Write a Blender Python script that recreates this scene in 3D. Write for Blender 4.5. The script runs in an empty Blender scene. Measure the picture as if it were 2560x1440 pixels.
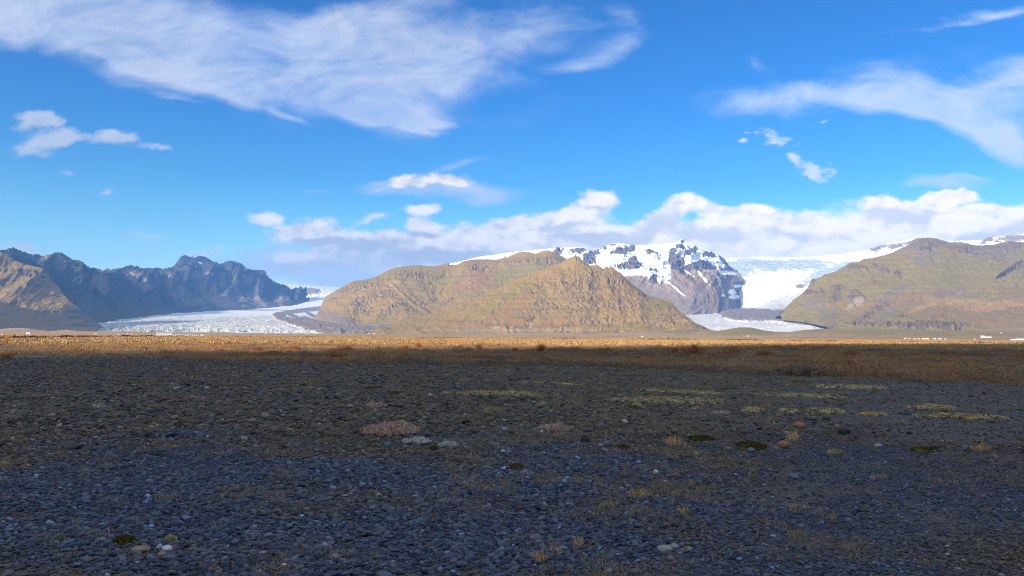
import bpy, math, random
import numpy as np
from mathutils import Vector, Matrix

random.seed(7)
RNG = np.random.default_rng(11)
D = bpy.data
SC = bpy.context.scene
COL = SC.collection
R = math.radians

# ------------------------------------------------------------------ camera
FPX = 1849.0            # focal length in pixels of the 2560 px wide photograph
CAMH = 1.6
PITCH = math.atan(122.3 / FPX)
ROLL = math.atan(0.0065)
_f = np.array([0, math.cos(PITCH), math.sin(PITCH)])
_u = np.array([0, -math.sin(PITCH), math.cos(PITCH)])
_r = np.array([1.0, 0, 0])
RT = math.cos(ROLL) * _r + math.sin(ROLL) * _u
UP = -math.sin(ROLL) * _r + math.cos(ROLL) * _u
CAM = np.array([0, 0, CAMH])

def ray(px, py):
    px = np.asarray(px, float); py = np.asarray(py, float)
    v = _f + ((px - 1280) / FPX)[..., None] * RT - ((py - 720) / FPX)[..., None] * UP
    return v / v[..., 1:2]

def P(px, py, d):
    return CAM + ray(px, py) * np.asarray(d, float)[..., None]

def proj(X):
    v = X - CAM
    a = v @ _f
    return 1280 + FPX * (v @ RT) / a, 720 - FPX * (v @ UP) / a

def ground(px, py):
    """point of the flat plain seen at a pixel"""
    v = ray(px, py)
    k = -CAMH / v[..., 2]
    p = CAM + v * k[..., None]
    return p

def hz(px):
    return 834.0 + 0.0065 * px

cam = D.cameras.new('camera')
cam.sensor_width = 36
cam.lens = 36 * FPX / 2560
cam.clip_start = 0.1
cam.clip_end = 200000
camo = D.objects.new('camera', cam)
COL.objects.link(camo)
M = Matrix.Identity(4)
for i in range(3):
    M[i][0], M[i][1], M[i][2], M[i][3] = RT[i], UP[i], -_f[i], CAM[i]
camo.matrix_world = M
SC.camera = camo

# ------------------------------------------------------------------ noise
_perm = np.random.default_rng(3).permutation(256)
_perm = np.concatenate([_perm, _perm, _perm])
_g = np.random.default_rng(4).normal(size=(256, 3))
_g /= np.linalg.norm(_g, axis=1)[:, None]

_gx, _gy, _gz = [_g[:, i].astype(np.float32) for i in range(3)]
_perm = _perm.astype(np.int32)

def perlin(p):
    p = np.asarray(p, np.float64)
    fl = np.floor(p)
    f = (p - fl).astype(np.float32)
    i = (fl.astype(np.int64) & 255).astype(np.int32)
    x, y, z = f[..., 0], f[..., 1], f[..., 2]
    X, Y, Z = i[..., 0], i[..., 1], i[..., 2]
    w = f * f * f * (f * (f * 6 - 15) + 10)
    wx, wy, wz = w[..., 0], w[..., 1], w[..., 2]
    A, B = _perm[X] + Y, _perm[X + 1] + Y
    def gr(h, a, b, c):
        return _gx[h] * a + _gy[h] * b + _gz[h] * c
    def plane(c, dz):
        AA, AB, BA, BB = _perm[_perm[A] + Z + dz], _perm[_perm[A + 1] + Z + dz], _perm[_perm[B] + Z + dz], _perm[_perm[B + 1] + Z + dz]
        n0 = gr(AA, x, y, c); n1 = gr(BA, x - 1, y, c)
        n2 = gr(AB, x, y - 1, c); n3 = gr(BB, x - 1, y - 1, c)
        m0 = n0 + (n1 - n0) * wx; m1 = n2 + (n3 - n2) * wx
        return m0 + (m1 - m0) * wy
    a = plane(z, 0); b = plane(z - 1, 1)
    return (a + (b - a) * wz) * 1.6

def fbm(p, oct=5, gain=0.5, ridged=False):
    a, s, tot = 1.0, 0, 0
    for i in range(oct):
        n = perlin(p * 2.0 ** i + 17.3 * i)
        if ridged:
            n = 1 - 2 * np.abs(n) * 1.4
        s = s + a * n
        tot += a
        a *= gain
    return s / tot

def sstep(x, a, b):
    t = np.clip((x - a) / (b - a), 0, 1)
    return t * t * (3 - 2 * t)

# ------------------------------------------------------------------ objects
def tag(o, label=None, cat=None, group=None, kind=None):
    if label: o['label'] = label
    if cat: o['category'] = cat
    if group: o['group'] = group
    if kind: o['kind'] = kind
    return o

def link(name, me, mat=None, parent=None):
    o = D.objects.new(name, me)
    COL.objects.link(o)
    if mat: me.materials.append(mat)
    if parent: o.parent = parent
    return o

def raw_mesh(name, V, Fc, smooth=True):
    """V (n,3), Fc (m,k) index array of tris or quads"""
    V = np.asarray(V, np.float32); Fc = np.asarray(Fc, np.int32)
    me = D.meshes.new(name)
    me.vertices.add(len(V)); me.vertices.foreach_set('co', V.ravel())
    k = Fc.shape[1]
    me.loops.add(Fc.size); me.loops.foreach_set('vertex_index', Fc.ravel())
    me.polygons.add(len(Fc))
    me.polygons.foreach_set('loop_start', np.arange(0, Fc.size, k, dtype=np.int32))
    me.polygons.foreach_set('loop_total', np.full(len(Fc), k, np.int32))
    me.update(calc_edges=True)
    me.polygons.foreach_set('use_smooth', np.full(len(Fc), smooth))
    return me

def grid_faces(nr, nc, wrap=False):
    i = np.arange(nr - 1)[:, None]; j = np.arange(nc if wrap else nc - 1)[None, :]
    j2 = (j + 1) % nc
    a = i * nc + j; b = i * nc + j2; c = (i + 1) * nc + j2; d = (i + 1) * nc + j
    return np.stack([a, b, c, d], -1).reshape(-1, 4)

def attr(me, name, val):
    at = me.attributes.new(name, 'FLOAT', 'POINT')
    at.data.foreach_set('value', np.asarray(val, np.float32).ravel())

def attrv(me, name, val):
    at = me.attributes.new(name, 'FLOAT_VECTOR', 'POINT')
    at.data.foreach_set('vector', np.asarray(val, np.float32).ravel())

# ------------------------------------------------------------------ material helper
class NT:
    def __init__(self, name, world=False):
        if world:
            self.m = D.worlds.new(name); self.m.use_nodes = True
        elif isinstance(name, str):
            self.m = D.materials.new(name); self.m.use_nodes = True
        else:
            self.m = None
            self.t = name
            return
        self.t = self.m.node_tree
        self.t.nodes.clear()
    def n(self, typ, **kw):
        nd = self.t.nodes.new(typ)
        for k, v in kw.items():
            if k.startswith('i_'):
                key = k[2:]
                key = int(key) if key.isdigit() else key.replace('_', ' ')
                self.put(nd.inputs[key], v)
            else:
                setattr(nd, k, v)
        return nd
    def put(self, sock, v):
        if isinstance(v, bpy.types.NodeSocket):
            self.t.links.new(v, sock)
        elif isinstance(v, (tuple, list)) and sock.type == 'RGBA' and len(v) == 3:
            sock.default_value = (*v, 1)
        else:
            sock.default_value = v
    def math(self, op, a, b=0.0, c=None, clamp=False):
        nd = self.t.nodes.new('ShaderNodeMath'); nd.operation = op; nd.use_clamp = clamp
        self.put(nd.inputs[0], a); self.put(nd.inputs[1], b)
        if c is not None: self.put(nd.inputs[2], c)
        return nd.outputs[0]
    def vmath(self, op, a, b=None, s=None):
        nd = self.t.nodes.new('ShaderNodeVectorMath'); nd.operation = op
        self.put(nd.inputs[0], a)
        if b is not None: self.put(nd.inputs[1], b)
        if s is not None: self.put(nd.inputs['Scale'], s)
        return nd.outputs['Value'] if op in ('DOT_PRODUCT', 'LENGTH', 'DISTANCE') else nd.outputs[0]
    def mix(self, f, a, b, mode='MIX'):
        nd = self.t.nodes.new('ShaderNodeMix'); nd.data_type = 'RGBA'; nd.blend_type = mode
        self.put(nd.inputs[0], f); self.put(nd.inputs[6], a); self.put(nd.inputs[7], b)
        return nd.outputs[2]
    def step(self, x, a, b, lo=0.0, hi=1.0):
        nd = self.t.nodes.new('ShaderNodeMapRange'); nd.interpolation_type = 'SMOOTHSTEP'
        self.put(nd.inputs[0], x); self.put(nd.inputs[1], a); self.put(nd.inputs[2], b)
        self.put(nd.inputs[3], lo); self.put(nd.inputs[4], hi)
        return nd.outputs[0]
    def noise(self, vec, scale, detail=4, rough=0.55, dist=0.0, color=False):
        nd = self.t.nodes.new('ShaderNodeTexNoise')
        if vec is not None: self.put(nd.inputs['Vector'], vec)
        nd.inputs['Scale'].default_value = scale; nd.inputs['Detail'].default_value = detail
        nd.inputs['Roughness'].default_value = rough; nd.inputs['Distortion'].default_value = dist
        return nd.outputs['Color' if color else 'Fac']
    def attr(self, name, vec=False):
        nd = self.t.nodes.new('ShaderNodeAttribute'); nd.attribute_name = name
        return nd.outputs['Vector' if vec else 'Fac']
    def ramp(self, f, stops, interp='LINEAR'):
        nd = self.t.nodes.new('ShaderNodeValToRGB')
        cr = nd.color_ramp; cr.interpolation = interp
        while len(cr.elements) < len(stops): cr.elements.new(0.5)
        for e, (p, c) in zip(cr.elements, stops):
            e.position = p; e.color = (*c, 1)
        self.put(nd.inputs[0], f)
        return nd.outputs[0]
    def pos(self):
        return self.t.nodes.new('ShaderNodeNewGeometry').outputs['Position']
    def bump(self, h, strength, dist, normal=None):
        nd = self.t.nodes.new('ShaderNodeBump')
        nd.inputs['Strength'].default_value = strength; nd.inputs['Distance'].default_value = dist
        self.put(nd.inputs['Height'], h)
        if normal is not None: self.put(nd.inputs['Normal'], normal)
        return nd.outputs[0]
    def out(self, color, rough=0.9, normal=None, spec=0.2, **kw):
        b = self.t.nodes.new('ShaderNodeBsdfPrincipled')
        self.put(b.inputs['Base Color'], color); self.put(b.inputs['Roughness'], rough)
        self.put(b.inputs['Specular IOR Level'], spec)
        if normal is not None: self.put(b.inputs['Normal'], normal)
        for k, v in kw.items(): self.put(b.inputs[k], v)
        o = self.t.nodes.new('ShaderNodeOutputMaterial')
        self.t.links.new(b.outputs[0], o.inputs[0])
        return self.m

# ------------------------------------------------------------------ sun and render settings
SUN_EL = R(17.0)
SUNV = np.array([-0.64, -0.77, 0.0]); SUNV /= np.linalg.norm(SUNV)
SUN_DIR = np.array([SUNV[0] * math.cos(SUN_EL), SUNV[1] * math.cos(SUN_EL), math.sin(SUN_EL)])
sl = D.lights.new('sun', 'SUN'); sl.energy = 5.0; sl.angle = R(0.5); sl.color = (1.0, 0.87, 0.70)
so = D.objects.new('sun', sl); COL.objects.link(so)
so.rotation_euler = Vector(SUN_DIR).to_track_quat('Z', 'Y').to_euler()

SC.view_settings.view_transform = 'Standard'
SC.view_settings.look = 'None'
SC.view_settings.exposure = 1.0
SC.view_settings.gamma = 1.0
SC.cycles.use_denoising = True
SC.cycles.pixel_filter_type = 'BLACKMAN_HARRIS'
SC.cycles.filter_width = 1.1
SC.cycles.max_bounces = 5
SC.cycles.diffuse_bounces = 2
SC.cycles.volume_bounces = 1
SC.cycles.transparent_max_bounces = 8

# ------------------------------------------------------------------ sky
W = NT('World', world=True)
SC.world = W.m
SKY_STR = 0.06
sky = W.n('ShaderNodeTexSky', sky_type='NISHITA', sun_disc=False, sun_elevation=SUN_EL,
          sun_rotation=math.atan2(SUNV[0], SUNV[1]) % (2 * math.pi), altitude=100,
          air_density=1.0, dust_density=0.3, ozone_density=3.0)
tc = W.n('ShaderNodeTexCoord').outputs['Generated']
sep = W.n('ShaderNodeSeparateXYZ', i_0=tc)
yy = W.math('MAXIMUM', sep.outputs[1], 0.12)
uu = W.math('DIVIDE', sep.outputs[0], yy)
vv = W.math('DIVIDE', sep.outputs[2], yy)
uv = W.n('ShaderNodeCombineXYZ', i_0=uu, i_1=vv).outputs[0]

def blob_group(name, blobs):
    """node group: sum of soft ellipses at fixed directions of the sky, edges torn by noise"""
    g = D.node_groups.new(name, 'ShaderNodeTree')
    g.interface.new_socket('Vector', in_out='INPUT', socket_type='NodeSocketVector')
    g.interface.new_socket('Field', in_out='OUTPUT', socket_type='NodeSocketFloat')
    G = NT(g)
    gi = g.nodes.new('NodeGroupInput'); go = g.nodes.new('NodeGroupOutput')
    v2 = gi.outputs[0]
    # the running sum travels in the z component, so the blobs are evaluated one after another
    cur, state = 0, v2
    for (cx, cy, rx, ry, rot, w) in sorted(blobs, key=lambda b: int(round(b[4] / 6.0))):
        q = int(round(rot / 6.0)) * 6
        if q != cur:
            vr = g.nodes.new('ShaderNodeVectorRotate'); vr.rotation_type = 'Z_AXIS'
            vr.inputs['Angle'].default_value = R(q - cur)
            g.links.new(state, vr.inputs['Vector'])
            state = vr.outputs[0]; cur = q
        c = ray(cx, cy)
        ca, sa = math.cos(R(q)), math.sin(R(q))
        c = (ca * c[0] - sa * c[2], sa * c[0] + ca * c[2])
        mo = G.vmath('MULTIPLY', G.vmath('SUBTRACT', state, (float(c[0]), float(c[1]), 0)), (FPX / rx, FPX / ry, 0))
        gr = g.nodes.new('ShaderNodeTexGradient'); gr.gradient_type = 'SPHERICAL'
        g.links.new(mo, gr.inputs[0])
        sc_ = g.nodes.new('ShaderNodeVectorMath'); sc_.operation = 'MULTIPLY_ADD'
        g.links.new(gr.outputs['Fac'], sc_.inputs[0])
        sc_.inputs[1].default_value = (0, 0, w)
        g.links.new(state, sc_.inputs[2])
        state = sc_.outputs[0]
    sz = g.nodes.new('ShaderNodeSeparateXYZ'); g.links.new(state, sz.inputs[0])
    g.links.new(sz.outputs[2], go.inputs[0])
    return g

def warped(vec, sc, amt, str_x):
    nz = W.noise(W.vmath('MULTIPLY', vec, (str_x, 1, 1)), sc, 3, 0.6, color=True)
    off = W.vmath('MULTIPLY', W.vmath('SUBTRACT', nz, (0.5, 0.5, 0.5)), (1.6 * amt, amt, 0))
    return W.vmath('MULTIPLY', W.vmath('ADD', vec, off), (1, 1, 0))

def use_group(g, vec):
    nd = W.t.nodes.new('ShaderNodeGroup'); nd.node_tree = g
    W.t.links.new(vec, nd.inputs[0])
    return nd.outputs[0]

# px, py, rx, ry, tilt (degrees, clockwise in the picture), weight
HIGH = [(300, 610, 560, 60, 0, .30), (2250, 140, 460, 70, -6, .42), (1480, 50, 400, 110, 0, .38), (1950, 300, 340, 60, 0, .28), (700, 330, 500, 50, 14, .3), (1300, 300, 300, 60, 0, .28), (2300, 215, 330, 80, 4, .6), (-60, 30, 420, 120, 8, 1.5), (300, 60, 620, 170, 18, 1.5), (560, 110, 700, 190, 14, .9), (640, 190, 470, 110, 18, 1.2), (1150, 150, 330, 200, 0, .5), (1080, 310, 70, 16, 0, .9), (1030, 325, 90, 14, 12, .8), (700, 300, 90, 16, 20, .7), (430, 255, 80, 14, 20, .6), (900, 240, 300, 95, 22, 1.1),
        (960, 285, 200, 50, 14, 1.1), (820, 95, 420, 110, 12, .9), (1130, 120, 330, 120, 5, .75), (1050, 190, 260, 90, 0, .8), (1000, 20, 340, 60, -12, .9),
        (1300, 90, 220, 90, -10, .42), (1530, 120, 190, 45, -22, .75), (1440, 165, 120, 24, -15, .6), (1350, 225, 200, 60, 0, .25),
        (430, 190, 330, 50, 24, 1.2), (1560, 30, 80, 40, 30, .4),
        (1900, 250, 230, 60, 2, 1.5), (1890, 165, 60, 38, 80, .6), (2150, 240, 270, 52, 5, 1.5), (2330, 240, 250, 75, 12, 1.4), (2520, 190, 180, 80, -20, 1.4),
        (2470, 320, 190, 70, 35, 1.3), (2560, 360, 130, 70, 10, .8), (2560, 260, 160, 110, 0, 1.0),
        (2480, 22, 190, 28, -8, 1.0), (2330, 58, 260, 16, -9, .55), (1800, 365, 60, 22, 0, .6),
        (1100, 488, 250, 30, 3, 1.25), (960, 492, 110, 26, -8, .9), (1250, 500, 170, 24, -3, .8), (1150, 425, 110, 20, -18, .9), (1010, 462, 130, 16, -12, .6),
        (800, 492, 90, 9, -8, .8), (2080, 568, 90, 7, -4, .9), (2360, 452, 150, 34, -3, 1.6), (2440, 434, 90, 12, 0, .8), (2260, 470, 80, 22, -12, .8)]
LOW = [(95, 300, 85, 30, 5, 1.5), (50, 322, 70, 22, 0, .8), (120, 348, 130, 30, -4, 1.5), (60, 375, 110, 26, 0, 1.0), (300, 345, 110, 28, 3, 1.5), (410, 358, 70, 17, 3, 1.2),
       (272, 480, 46, 17, -6, 1.3), (345, 592, 110, 17, 2, .9), (350, 634, 60, 16, -6, .8), (45, 622, 90, 24, 5, 1.6), (525, 630, 80, 20, 0, 1.1),
       (170, 430, 50, 12, 0, .35), (0, 440, 30, 12, 0, .5), (180, 595, 60, 12, 0, .4),
       (660, 545, 55, 24, 0, 1.3), (570, 575, 50, 14, -10, .5), (745, 580, 120, 30, -6, 1.4), (800, 552, 75, 32, 0, 1.0), (860, 590, 190, 42, 4, 1.6), (990, 602, 150, 34, 3, 1.3), (930, 540, 75, 20, -4, 1.1), (850, 615, 200, 30, 0, 1.0),
       (1090, 447, 110, 26, 0, 1.5), (1010, 443, 55, 22, 0, 1.1), (1140, 446, 52, 20, 0, 1.1), (950, 462, 60, 13, -15, .7),
       (1060, 522, 66, 20, 3, 1.6), (1064, 560, 70, 26, 3, 1.7), (1160, 560, 60, 15, 0, .5),
       (770, 642, 120, 24, 0, 1.0), (820, 650, 130, 30, 0, .9), (660, 636, 90, 18, 0, .7), (1000, 640, 250, 40, 0, .8), (1130, 600, 140, 32, -4, 1.0), (1250, 590, 170, 44, -6, 1.2), (1240, 630, 260, 40, 0, 1.0),
       (1500, 490, 75, 34, 2, 1.7), (1450, 520, 105, 32, -8, 1.3), (1370, 548, 130, 36, -4, 1.5), (1500, 545, 90, 30, 0, 1.0), (1400, 590, 260, 52, 0, 1.6), (1600, 600, 240, 50, 0, 1.5),
       (1670, 530, 110, 44, -24, 1.7), (1600, 560, 110, 34, -10, 1.2), (1760, 520, 75, 34, 10, .8), (1830, 545, 110, 44, -4, 1.5), (1930, 545, 150, 42, 2, 1.6), (2030, 548, 80, 40, 4, 1.3), (1810, 585, 130, 30, 0, 1.1), (1700, 585, 150, 36, 0, 1.0),
       (1800, 625, 420, 60, 0, 2.1), (1100, 585, 200, 34, 0, .8), (1350, 620, 330, 46, 0, 1.3), (2250, 560, 260, 60, 0, 1.2), (1000, 660, 330, 44, 0, 1.1), (1500, 615, 300, 40, 0, 1.3), (2040, 615, 280, 56, 0, 1.9), (2000, 590, 200, 40, 0, .8), (2200, 590, 170, 52, 0, 1.8), (2300, 600, 300, 52, 0, 1.6), (2180, 505, 85, 26, 0, 1.5), (2270, 515, 130, 36, 0, 1.5), (2220, 540, 120, 24, 0, .9),
       (2390, 545, 230, 52, 4, 1.9), (2520, 550, 160, 56, 0, 1.7), (2385, 494, 95, 19, 3, 2.4), (2560, 600, 300, 60, 0, 1.5), (2330, 500, 70, 20, 0, .9)]
FLECK = [(1868, 357, 22, 10, 0, 1.2), (1915, 322, 26, 9, 0, .9), (1945, 352, 46, 19, -4, 1.6), (1930, 335, 40, 12, 0, 1.0), (1985, 392, 42, 18, -8, 1.5), (1990, 368, 24, 9, 0, .9),
         (2035, 425, 70, 26, 6, 1.5), (2035, 408, 36, 20, 0, 1.0), (2060, 450, 48, 14, 3, 1.1), (2020, 438, 50, 16, 0, 1.0), (2095, 315, 26, 7, 0, .7), (2055, 302, 18, 6, 0, .7), (1890, 335, 24, 8, 0, .7)]
gH = blob_group('high_cloud', HIGH)
wH = warped(uv, 5.0, 0.09, 0.6)
gL = blob_group('low_cloud', LOW)
wL = warped(uv, 15.0, 0.04, 0.75)
gF = blob_group('fleck_cloud', FLECK)

# blue of the sky
S = sky.outputs[0]
HS = W.n('ShaderNodeHueSaturation', i_Color=S); HS.inputs['Saturation'].default_value = 1.35; HS.inputs['Value'].default_value = 1.0
HS.inputs['Hue'].default_value = 0.5
skyc = HS.outputs[0]
elev = W.math('MULTIPLY', sep.outputs[2], 1.0)
tint = W.ramp(elev, [(0.0, (2.3, 2.1, 1.7)), (0.10, (1.8, 1.9, 1.6)), (0.2, (0.88, 1.34, 1.47)), (0.3, (0.58, 1.12, 1.50)), (0.42, (0.6, 1.0, 1.35)), (0.62, (1.5, 1.25, 1.0))])
skyc = W.mix(1.0, skyc, tint, 'MULTIPLY')

# high thin cloud
fH = use_group(gH, wH)
rot = W.n('ShaderNodeMapping'); rot.inputs['Rotation'].default_value = (0, 0, R(16)); rot.inputs['Scale'].default_value = (1.0, 2.0, 1)
W.t.links.new(uv, rot.inputs[0])
n1 = W.noise(rot.outputs[0], 6.5, 8, 0.68, 0.55)
d = W.math('ADD', W.math('MINIMUM', fH, 1.25), W.math('MULTIPLY', W.math('SUBTRACT', n1, 0.5), 2.6))
aH = W.math('MULTIPLY', W.step(d, 0.08, 1.8), W.step(fH, 0.0, 0.6))
aH = W.math('MULTIPLY', aH, 0.9)
nn = W.noise(rot.outputs[0], 3.2, 5, 0.6)
hc = W.mix(W.step(nn, 0.35, 0.66), (4.6, 5.6, 8.0), (5.5, 6.0, 7.2))
warm = W.step(uu, -0.05, 0.35)
hc = W.mix(warm, hc, (6.4, 7.5, 8.6))
edge = W.step(d, 0.7, 1.6)
hc = W.mix(W.math('MULTIPLY', edge, 0.45), hc, (6.8, 7.2, 7.9))
c1 = W.mix(aH, skyc, hc)

# low cumulus with lit tops and grey bases
fL = use_group(gL, wL)
SHADE = [(880, 610, 170, 30, 0, 1.1), (800, 600, 90, 20, 0, .7), (1060, 640, 260, 36, 0, .9), (1240, 650, 220, 30, 0, .8), (1420, 562, 110, 16, -5, 1.0), (1480, 592, 160, 30, 0, 1.1),
         (1640, 560, 80, 36, -24, 1.4), (1560, 600, 120, 24, 0, .8), (1720, 580, 60, 30, 0, 1.2), (1830, 595, 150, 26, 0, .9), (1960, 576, 110, 16, 0, .8), (2270, 535, 120, 24, 0, 1.0), (2200, 525, 60, 12, 0, .8),
         (850, 668, 180, 24, 0, .8), (700, 658, 80, 14, 0, .7), (110, 372, 90, 14, 0, .8), (80, 322, 60, 10, 0, .8), (1080, 464, 90, 10, 0, 1.0), (1064, 580, 60, 12, 0, .9), (1500, 512, 60, 12, 0, .8), (2480, 590, 140, 24, 0, .5)]
fS = use_group(blob_group('cloud_base', SHADE), wL)
st = W.vmath('MULTIPLY', uv, (0.8, 1.25, 1))
def puff(vec):
    return W.noise(vec, 17, 7, 0.62, 0.0)
m1 = puff(st)
m2 = puff(W.vmath('ADD', st, (-0.006, 0.012, 0)))
dL = W.math('ADD', W.math('MINIMUM', fL, 1.6), W.math('MULTIPLY', W.math('SUBTRACT', m1, 0.5), 2.9))
aL = W.math('MULTIPLY', W.step(dL, 0.2, 1.15), W.step(fL, 0.0, 0.3))
l1 = W.math('MULTIPLY', W.math('SUBTRACT', m1, m2), 3.2)
litf = W.step(W.math('SUBTRACT', W.math('ADD', l1, W.math('MULTIPLY', W.math('SUBTRACT', m1, 0.5), 0.8)), W.math('MULTIPLY', fS, 0.9)), -0.75, 0.3)
right = W.step(uu, -0.15, 0.32)
lowb = W.step(vv, 0.20, 0.13)
left_ = W.step(uu, -0.35, -0.55)
basec = W.mix(right, (4.7, 4.95, 5.3), (7.6, 7.5, 7.4))
topc = W.mix(right, (9.6, 8.9, 8.0), (12.6, 11.2, 9.6))
basec = W.mix(left_, basec, (4.2, 4.8, 5.9)); topc = W.mix(left_, topc, (6.4, 6.4, 6.6))
lc = W.mix(litf, basec, topc)
low_v = W.step(vv, 0.085, 0.135)   # brighter haze-lit bank beside the snow on the right
bankc = W.mix(right, (5.2, 5.6, 6.2), (12.8, 11.8, 10.6))
lc = W.mix(W.math('MULTIPLY', W.math('SUBTRACT', 1.0, low_v), 0.55), lc, bankc)
aL = W.math('MULTIPLY', aL, W.step(uu, -0.6, -0.3, 0.72, 0.97))
# grey-blue veil behind the low cumulus
gV = blob_group('veil_cloud', [(930, 665, 420, 90, 0, 1.5), (1300, 640, 400, 80, 0, 1.2), (600, 640, 260, 60, 0, .6), (1800, 620, 500, 80, 0, 2.0), (2300, 600, 450, 110, 0, 2.2)])
fV = use_group(gV, wH)
vc = W.mix(right, (4.8, 5.7, 7.0), (11.5, 11.0, 10.2))
c2 = W.mix(W.math('MULTIPLY', W.step(W.math('ADD', fV, W.math('MULTIPLY', W.math('SUBTRACT', m1, 0.5), 1.6)), 0.1, 1.0), W.step(fV, 0.0, 0.3, 0.0, 0.9)), c1, vc)
c3 = W.mix(aL, c2, lc)
# flecks
fF = use_group(gF, wL)
k1 = W.noise(W.vmath('MULTIPLY', uv, (0.8, 1.5, 1)), 60, 5, 0.65)
dF = W.math('ADD', fF, W.math('MULTIPLY', W.math('SUBTRACT', k1, 0.5), 3.6))
aF = W.math('MULTIPLY', W.step(dF, 0.25, 1.6), W.step(fF, 0.0, 0.35))
c4 = W.mix(W.math('MULTIPLY', aF, 0.85), c3, (7.6, 8.0, 8.4))
# unseen broken white cloud added overhead to whiten the ambient light
c4 = W.mix(W.math('MULTIPLY', W.step(elev, 0.45, 0.7), W.step(W.noise(tc, 2.5, 3, 0.6), 0.35, 0.6, 0.55, 0.95)), c4, (8.0, 8.0, 8.4))
bg = W.n('ShaderNodeBackground', i_Color=c4); bg.inputs['Strength'].default_value = SKY_STR
#
ow = W.n('ShaderNodeOutputWorld'); W.t.links.new(bg.outputs[0], ow.inputs[0])
# ------------------------------------------------------------------ terrain
def smooth1(a, k):
    if k < 1: return a
    ker = np.ones(2 * k + 1) / (2 * k + 1)
    ap = np.pad(a, ((k, k), (0, 0)), mode='edge')
    return np.stack([np.convolve(ap[:, i], ker, 'valid') for i in range(a.shape[1])], 1)

def curve(pts, S):
    """pts: list of (s, px, py, d) or (s, ('w', x, y, z)); linear in 3D"""
    ss, XX = [], []
    for p in pts:
        if isinstance(p[1], tuple):
            ss.append(p[0]); XX.append(np.array(p[1][1:], float))
        else:
            ss.append(p[0]); XX.append(P(p[1], p[2], p[3]))
    XX = np.array(XX)
    return np.stack([np.interp(S, ss, XX[:, i]) for i in range(3)], 1)

def loft(curves, s0, s1, ns, nt, back=(2500, 0), smooth=None, soft=30, jag=None):
    """curves: list of (t, pts); t=0 foot .. t=1 crest. A back slope follows behind the crest."""
    S = np.linspace(s0, s1, ns)
    C = [curve(c[1], S) for c in curves]
    if smooth:
        C = [smooth1(c, k) for c, k in zip(C, smooth)]
    T = [c[0] for c in curves]
    if soft and T[-1] == 1:
        sc_ = smooth1(C[-1], ns // soft)
        sc_[:, 2] = np.minimum(sc_[:, 2], C[-1][:, 2])
        sc_ = smooth1(sc_, ns // soft // 2)
        C.insert(-1, C[-2] + (sc_ - C[-2]) * 0.86); T.insert(-1, T[-2] + (1 - T[-2]) * 0.86)
    if jag:
        q = np.stack([S * 0 + 3.1, np.arange(ns) / jag[1], S * 0 + jag[0]], -1)
        C[-1] = C[-1].copy(); C[-1][:, 2] += jag[0] * (fbm(q, 4, .6, ridged=True) - .3)
    T = np.array(T, float)
    A = np.array(C)                                  # k, ns, 3
    tt = np.linspace(0, 1, nt)
    # cubic hermite between the curves
    sl_ = np.zeros_like(A)
    dlt = (A[1:] - A[:-1]) / np.diff(T)[:, None, None]
    sl_[0], sl_[-1] = dlt[0], dlt[-1]
    if len(T) > 2:
        for k in range(1, len(T) - 1):
            a, b = dlt[k - 1], dlt[k]
            m = 0.5 * (a + b)
            lim = 2.0 * np.minimum(np.abs(a), np.abs(b)) * (a * b > 0)
            sl_[k] = np.sign(m) * np.minimum(np.abs(m), lim)
    idx = np.clip(np.searchsorted(T, tt, 'right') - 1, 0, len(T) - 2)
    h = (T[idx + 1] - T[idx]); u = ((tt - T[idx]) / h)[:, None, None]; h = h[:, None, None]
    G = ((1 + 2 * u) * (1 - u) ** 2) * A[idx] + (u * (1 - u) ** 2) * h * sl_[idx] + (u * u * (3 - 2 * u)) * A[idx + 1] + (u * u * (u - 1)) * h * sl_[idx + 1]
    if back:
        w, zb = back
        nb = max(10, nt // 6)
        crest = A[-1]
        tg = np.gradient(crest[:, :2], axis=0)
        tg /= np.linalg.norm(tg, axis=1)[:, None] + 1e-9
        tg = smooth1(tg, ns // 12)
        nrm = np.stack([-tg[:, 1], tg[:, 0]], 1)     # away from the foot
        flip = np.sign(((crest[:, :2] - A[0][:, :2]) * nrm).sum(1))
        nrm *= np.sign(flip.mean() + 1e-9)
        rows = []
        for q in np.linspace(0, 1, nb + 1)[1:]:
            Z = zb + (crest[:, 2] - zb) * (1 - q) ** 1.3
            rows.append(np.concatenate([crest[:, :2] + nrm * w * q, Z[:, None]], 1))
        G = np.concatenate([G, np.array(rows)], 0)
        tt = np.concatenate([tt, 1 + np.linspace(0, 1, nb + 1)[1:]])
    return S, tt, G

def normals(G):
    du = np.gradient(G, axis=1); dv = np.gradient(G, axis=0)
    n = np.cross(du, dv)
    n /= np.linalg.norm(n, axis=2)[..., None] + 1e-9
    n *= np.sign(n[..., 2:3] + 1e-9)
    return n

def flowc(G):
    """metres along the contour and metres down the slope"""
    a = np.linalg.norm(np.diff(G, axis=1), axis=2)
    a = np.concatenate([np.zeros((G.shape[0], 1)), np.cumsum(a, 1)], 1)
    a = np.repeat(a[G.shape[0] // 3][None], G.shape[0], 0)
    b = np.linalg.norm(np.diff(G, axis=0), axis=2)
    b = np.concatenate([np.zeros((1, G.shape[1])), np.cumsum(b, 0)], 0)
    return np.stack([a, b], -1)

def gullies(F, wl, stretch, seed, warp=0.6, oct=5):
    """ribs and gullies running down the slope"""
    q = np.stack([F[..., 0] / wl, F[..., 1] / (wl * stretch), np.full(F.shape[:2], seed * 7.13)], -1)
    wv = perlin(np.stack([F[..., 0] / (wl * 3), F[..., 1] / (wl * 3), np.full(F.shape[:2], seed + 50.5)], -1))
    q[..., 0] += warp * wv * 2
    return fbm(q, oct, 0.52, ridged=True)

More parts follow.
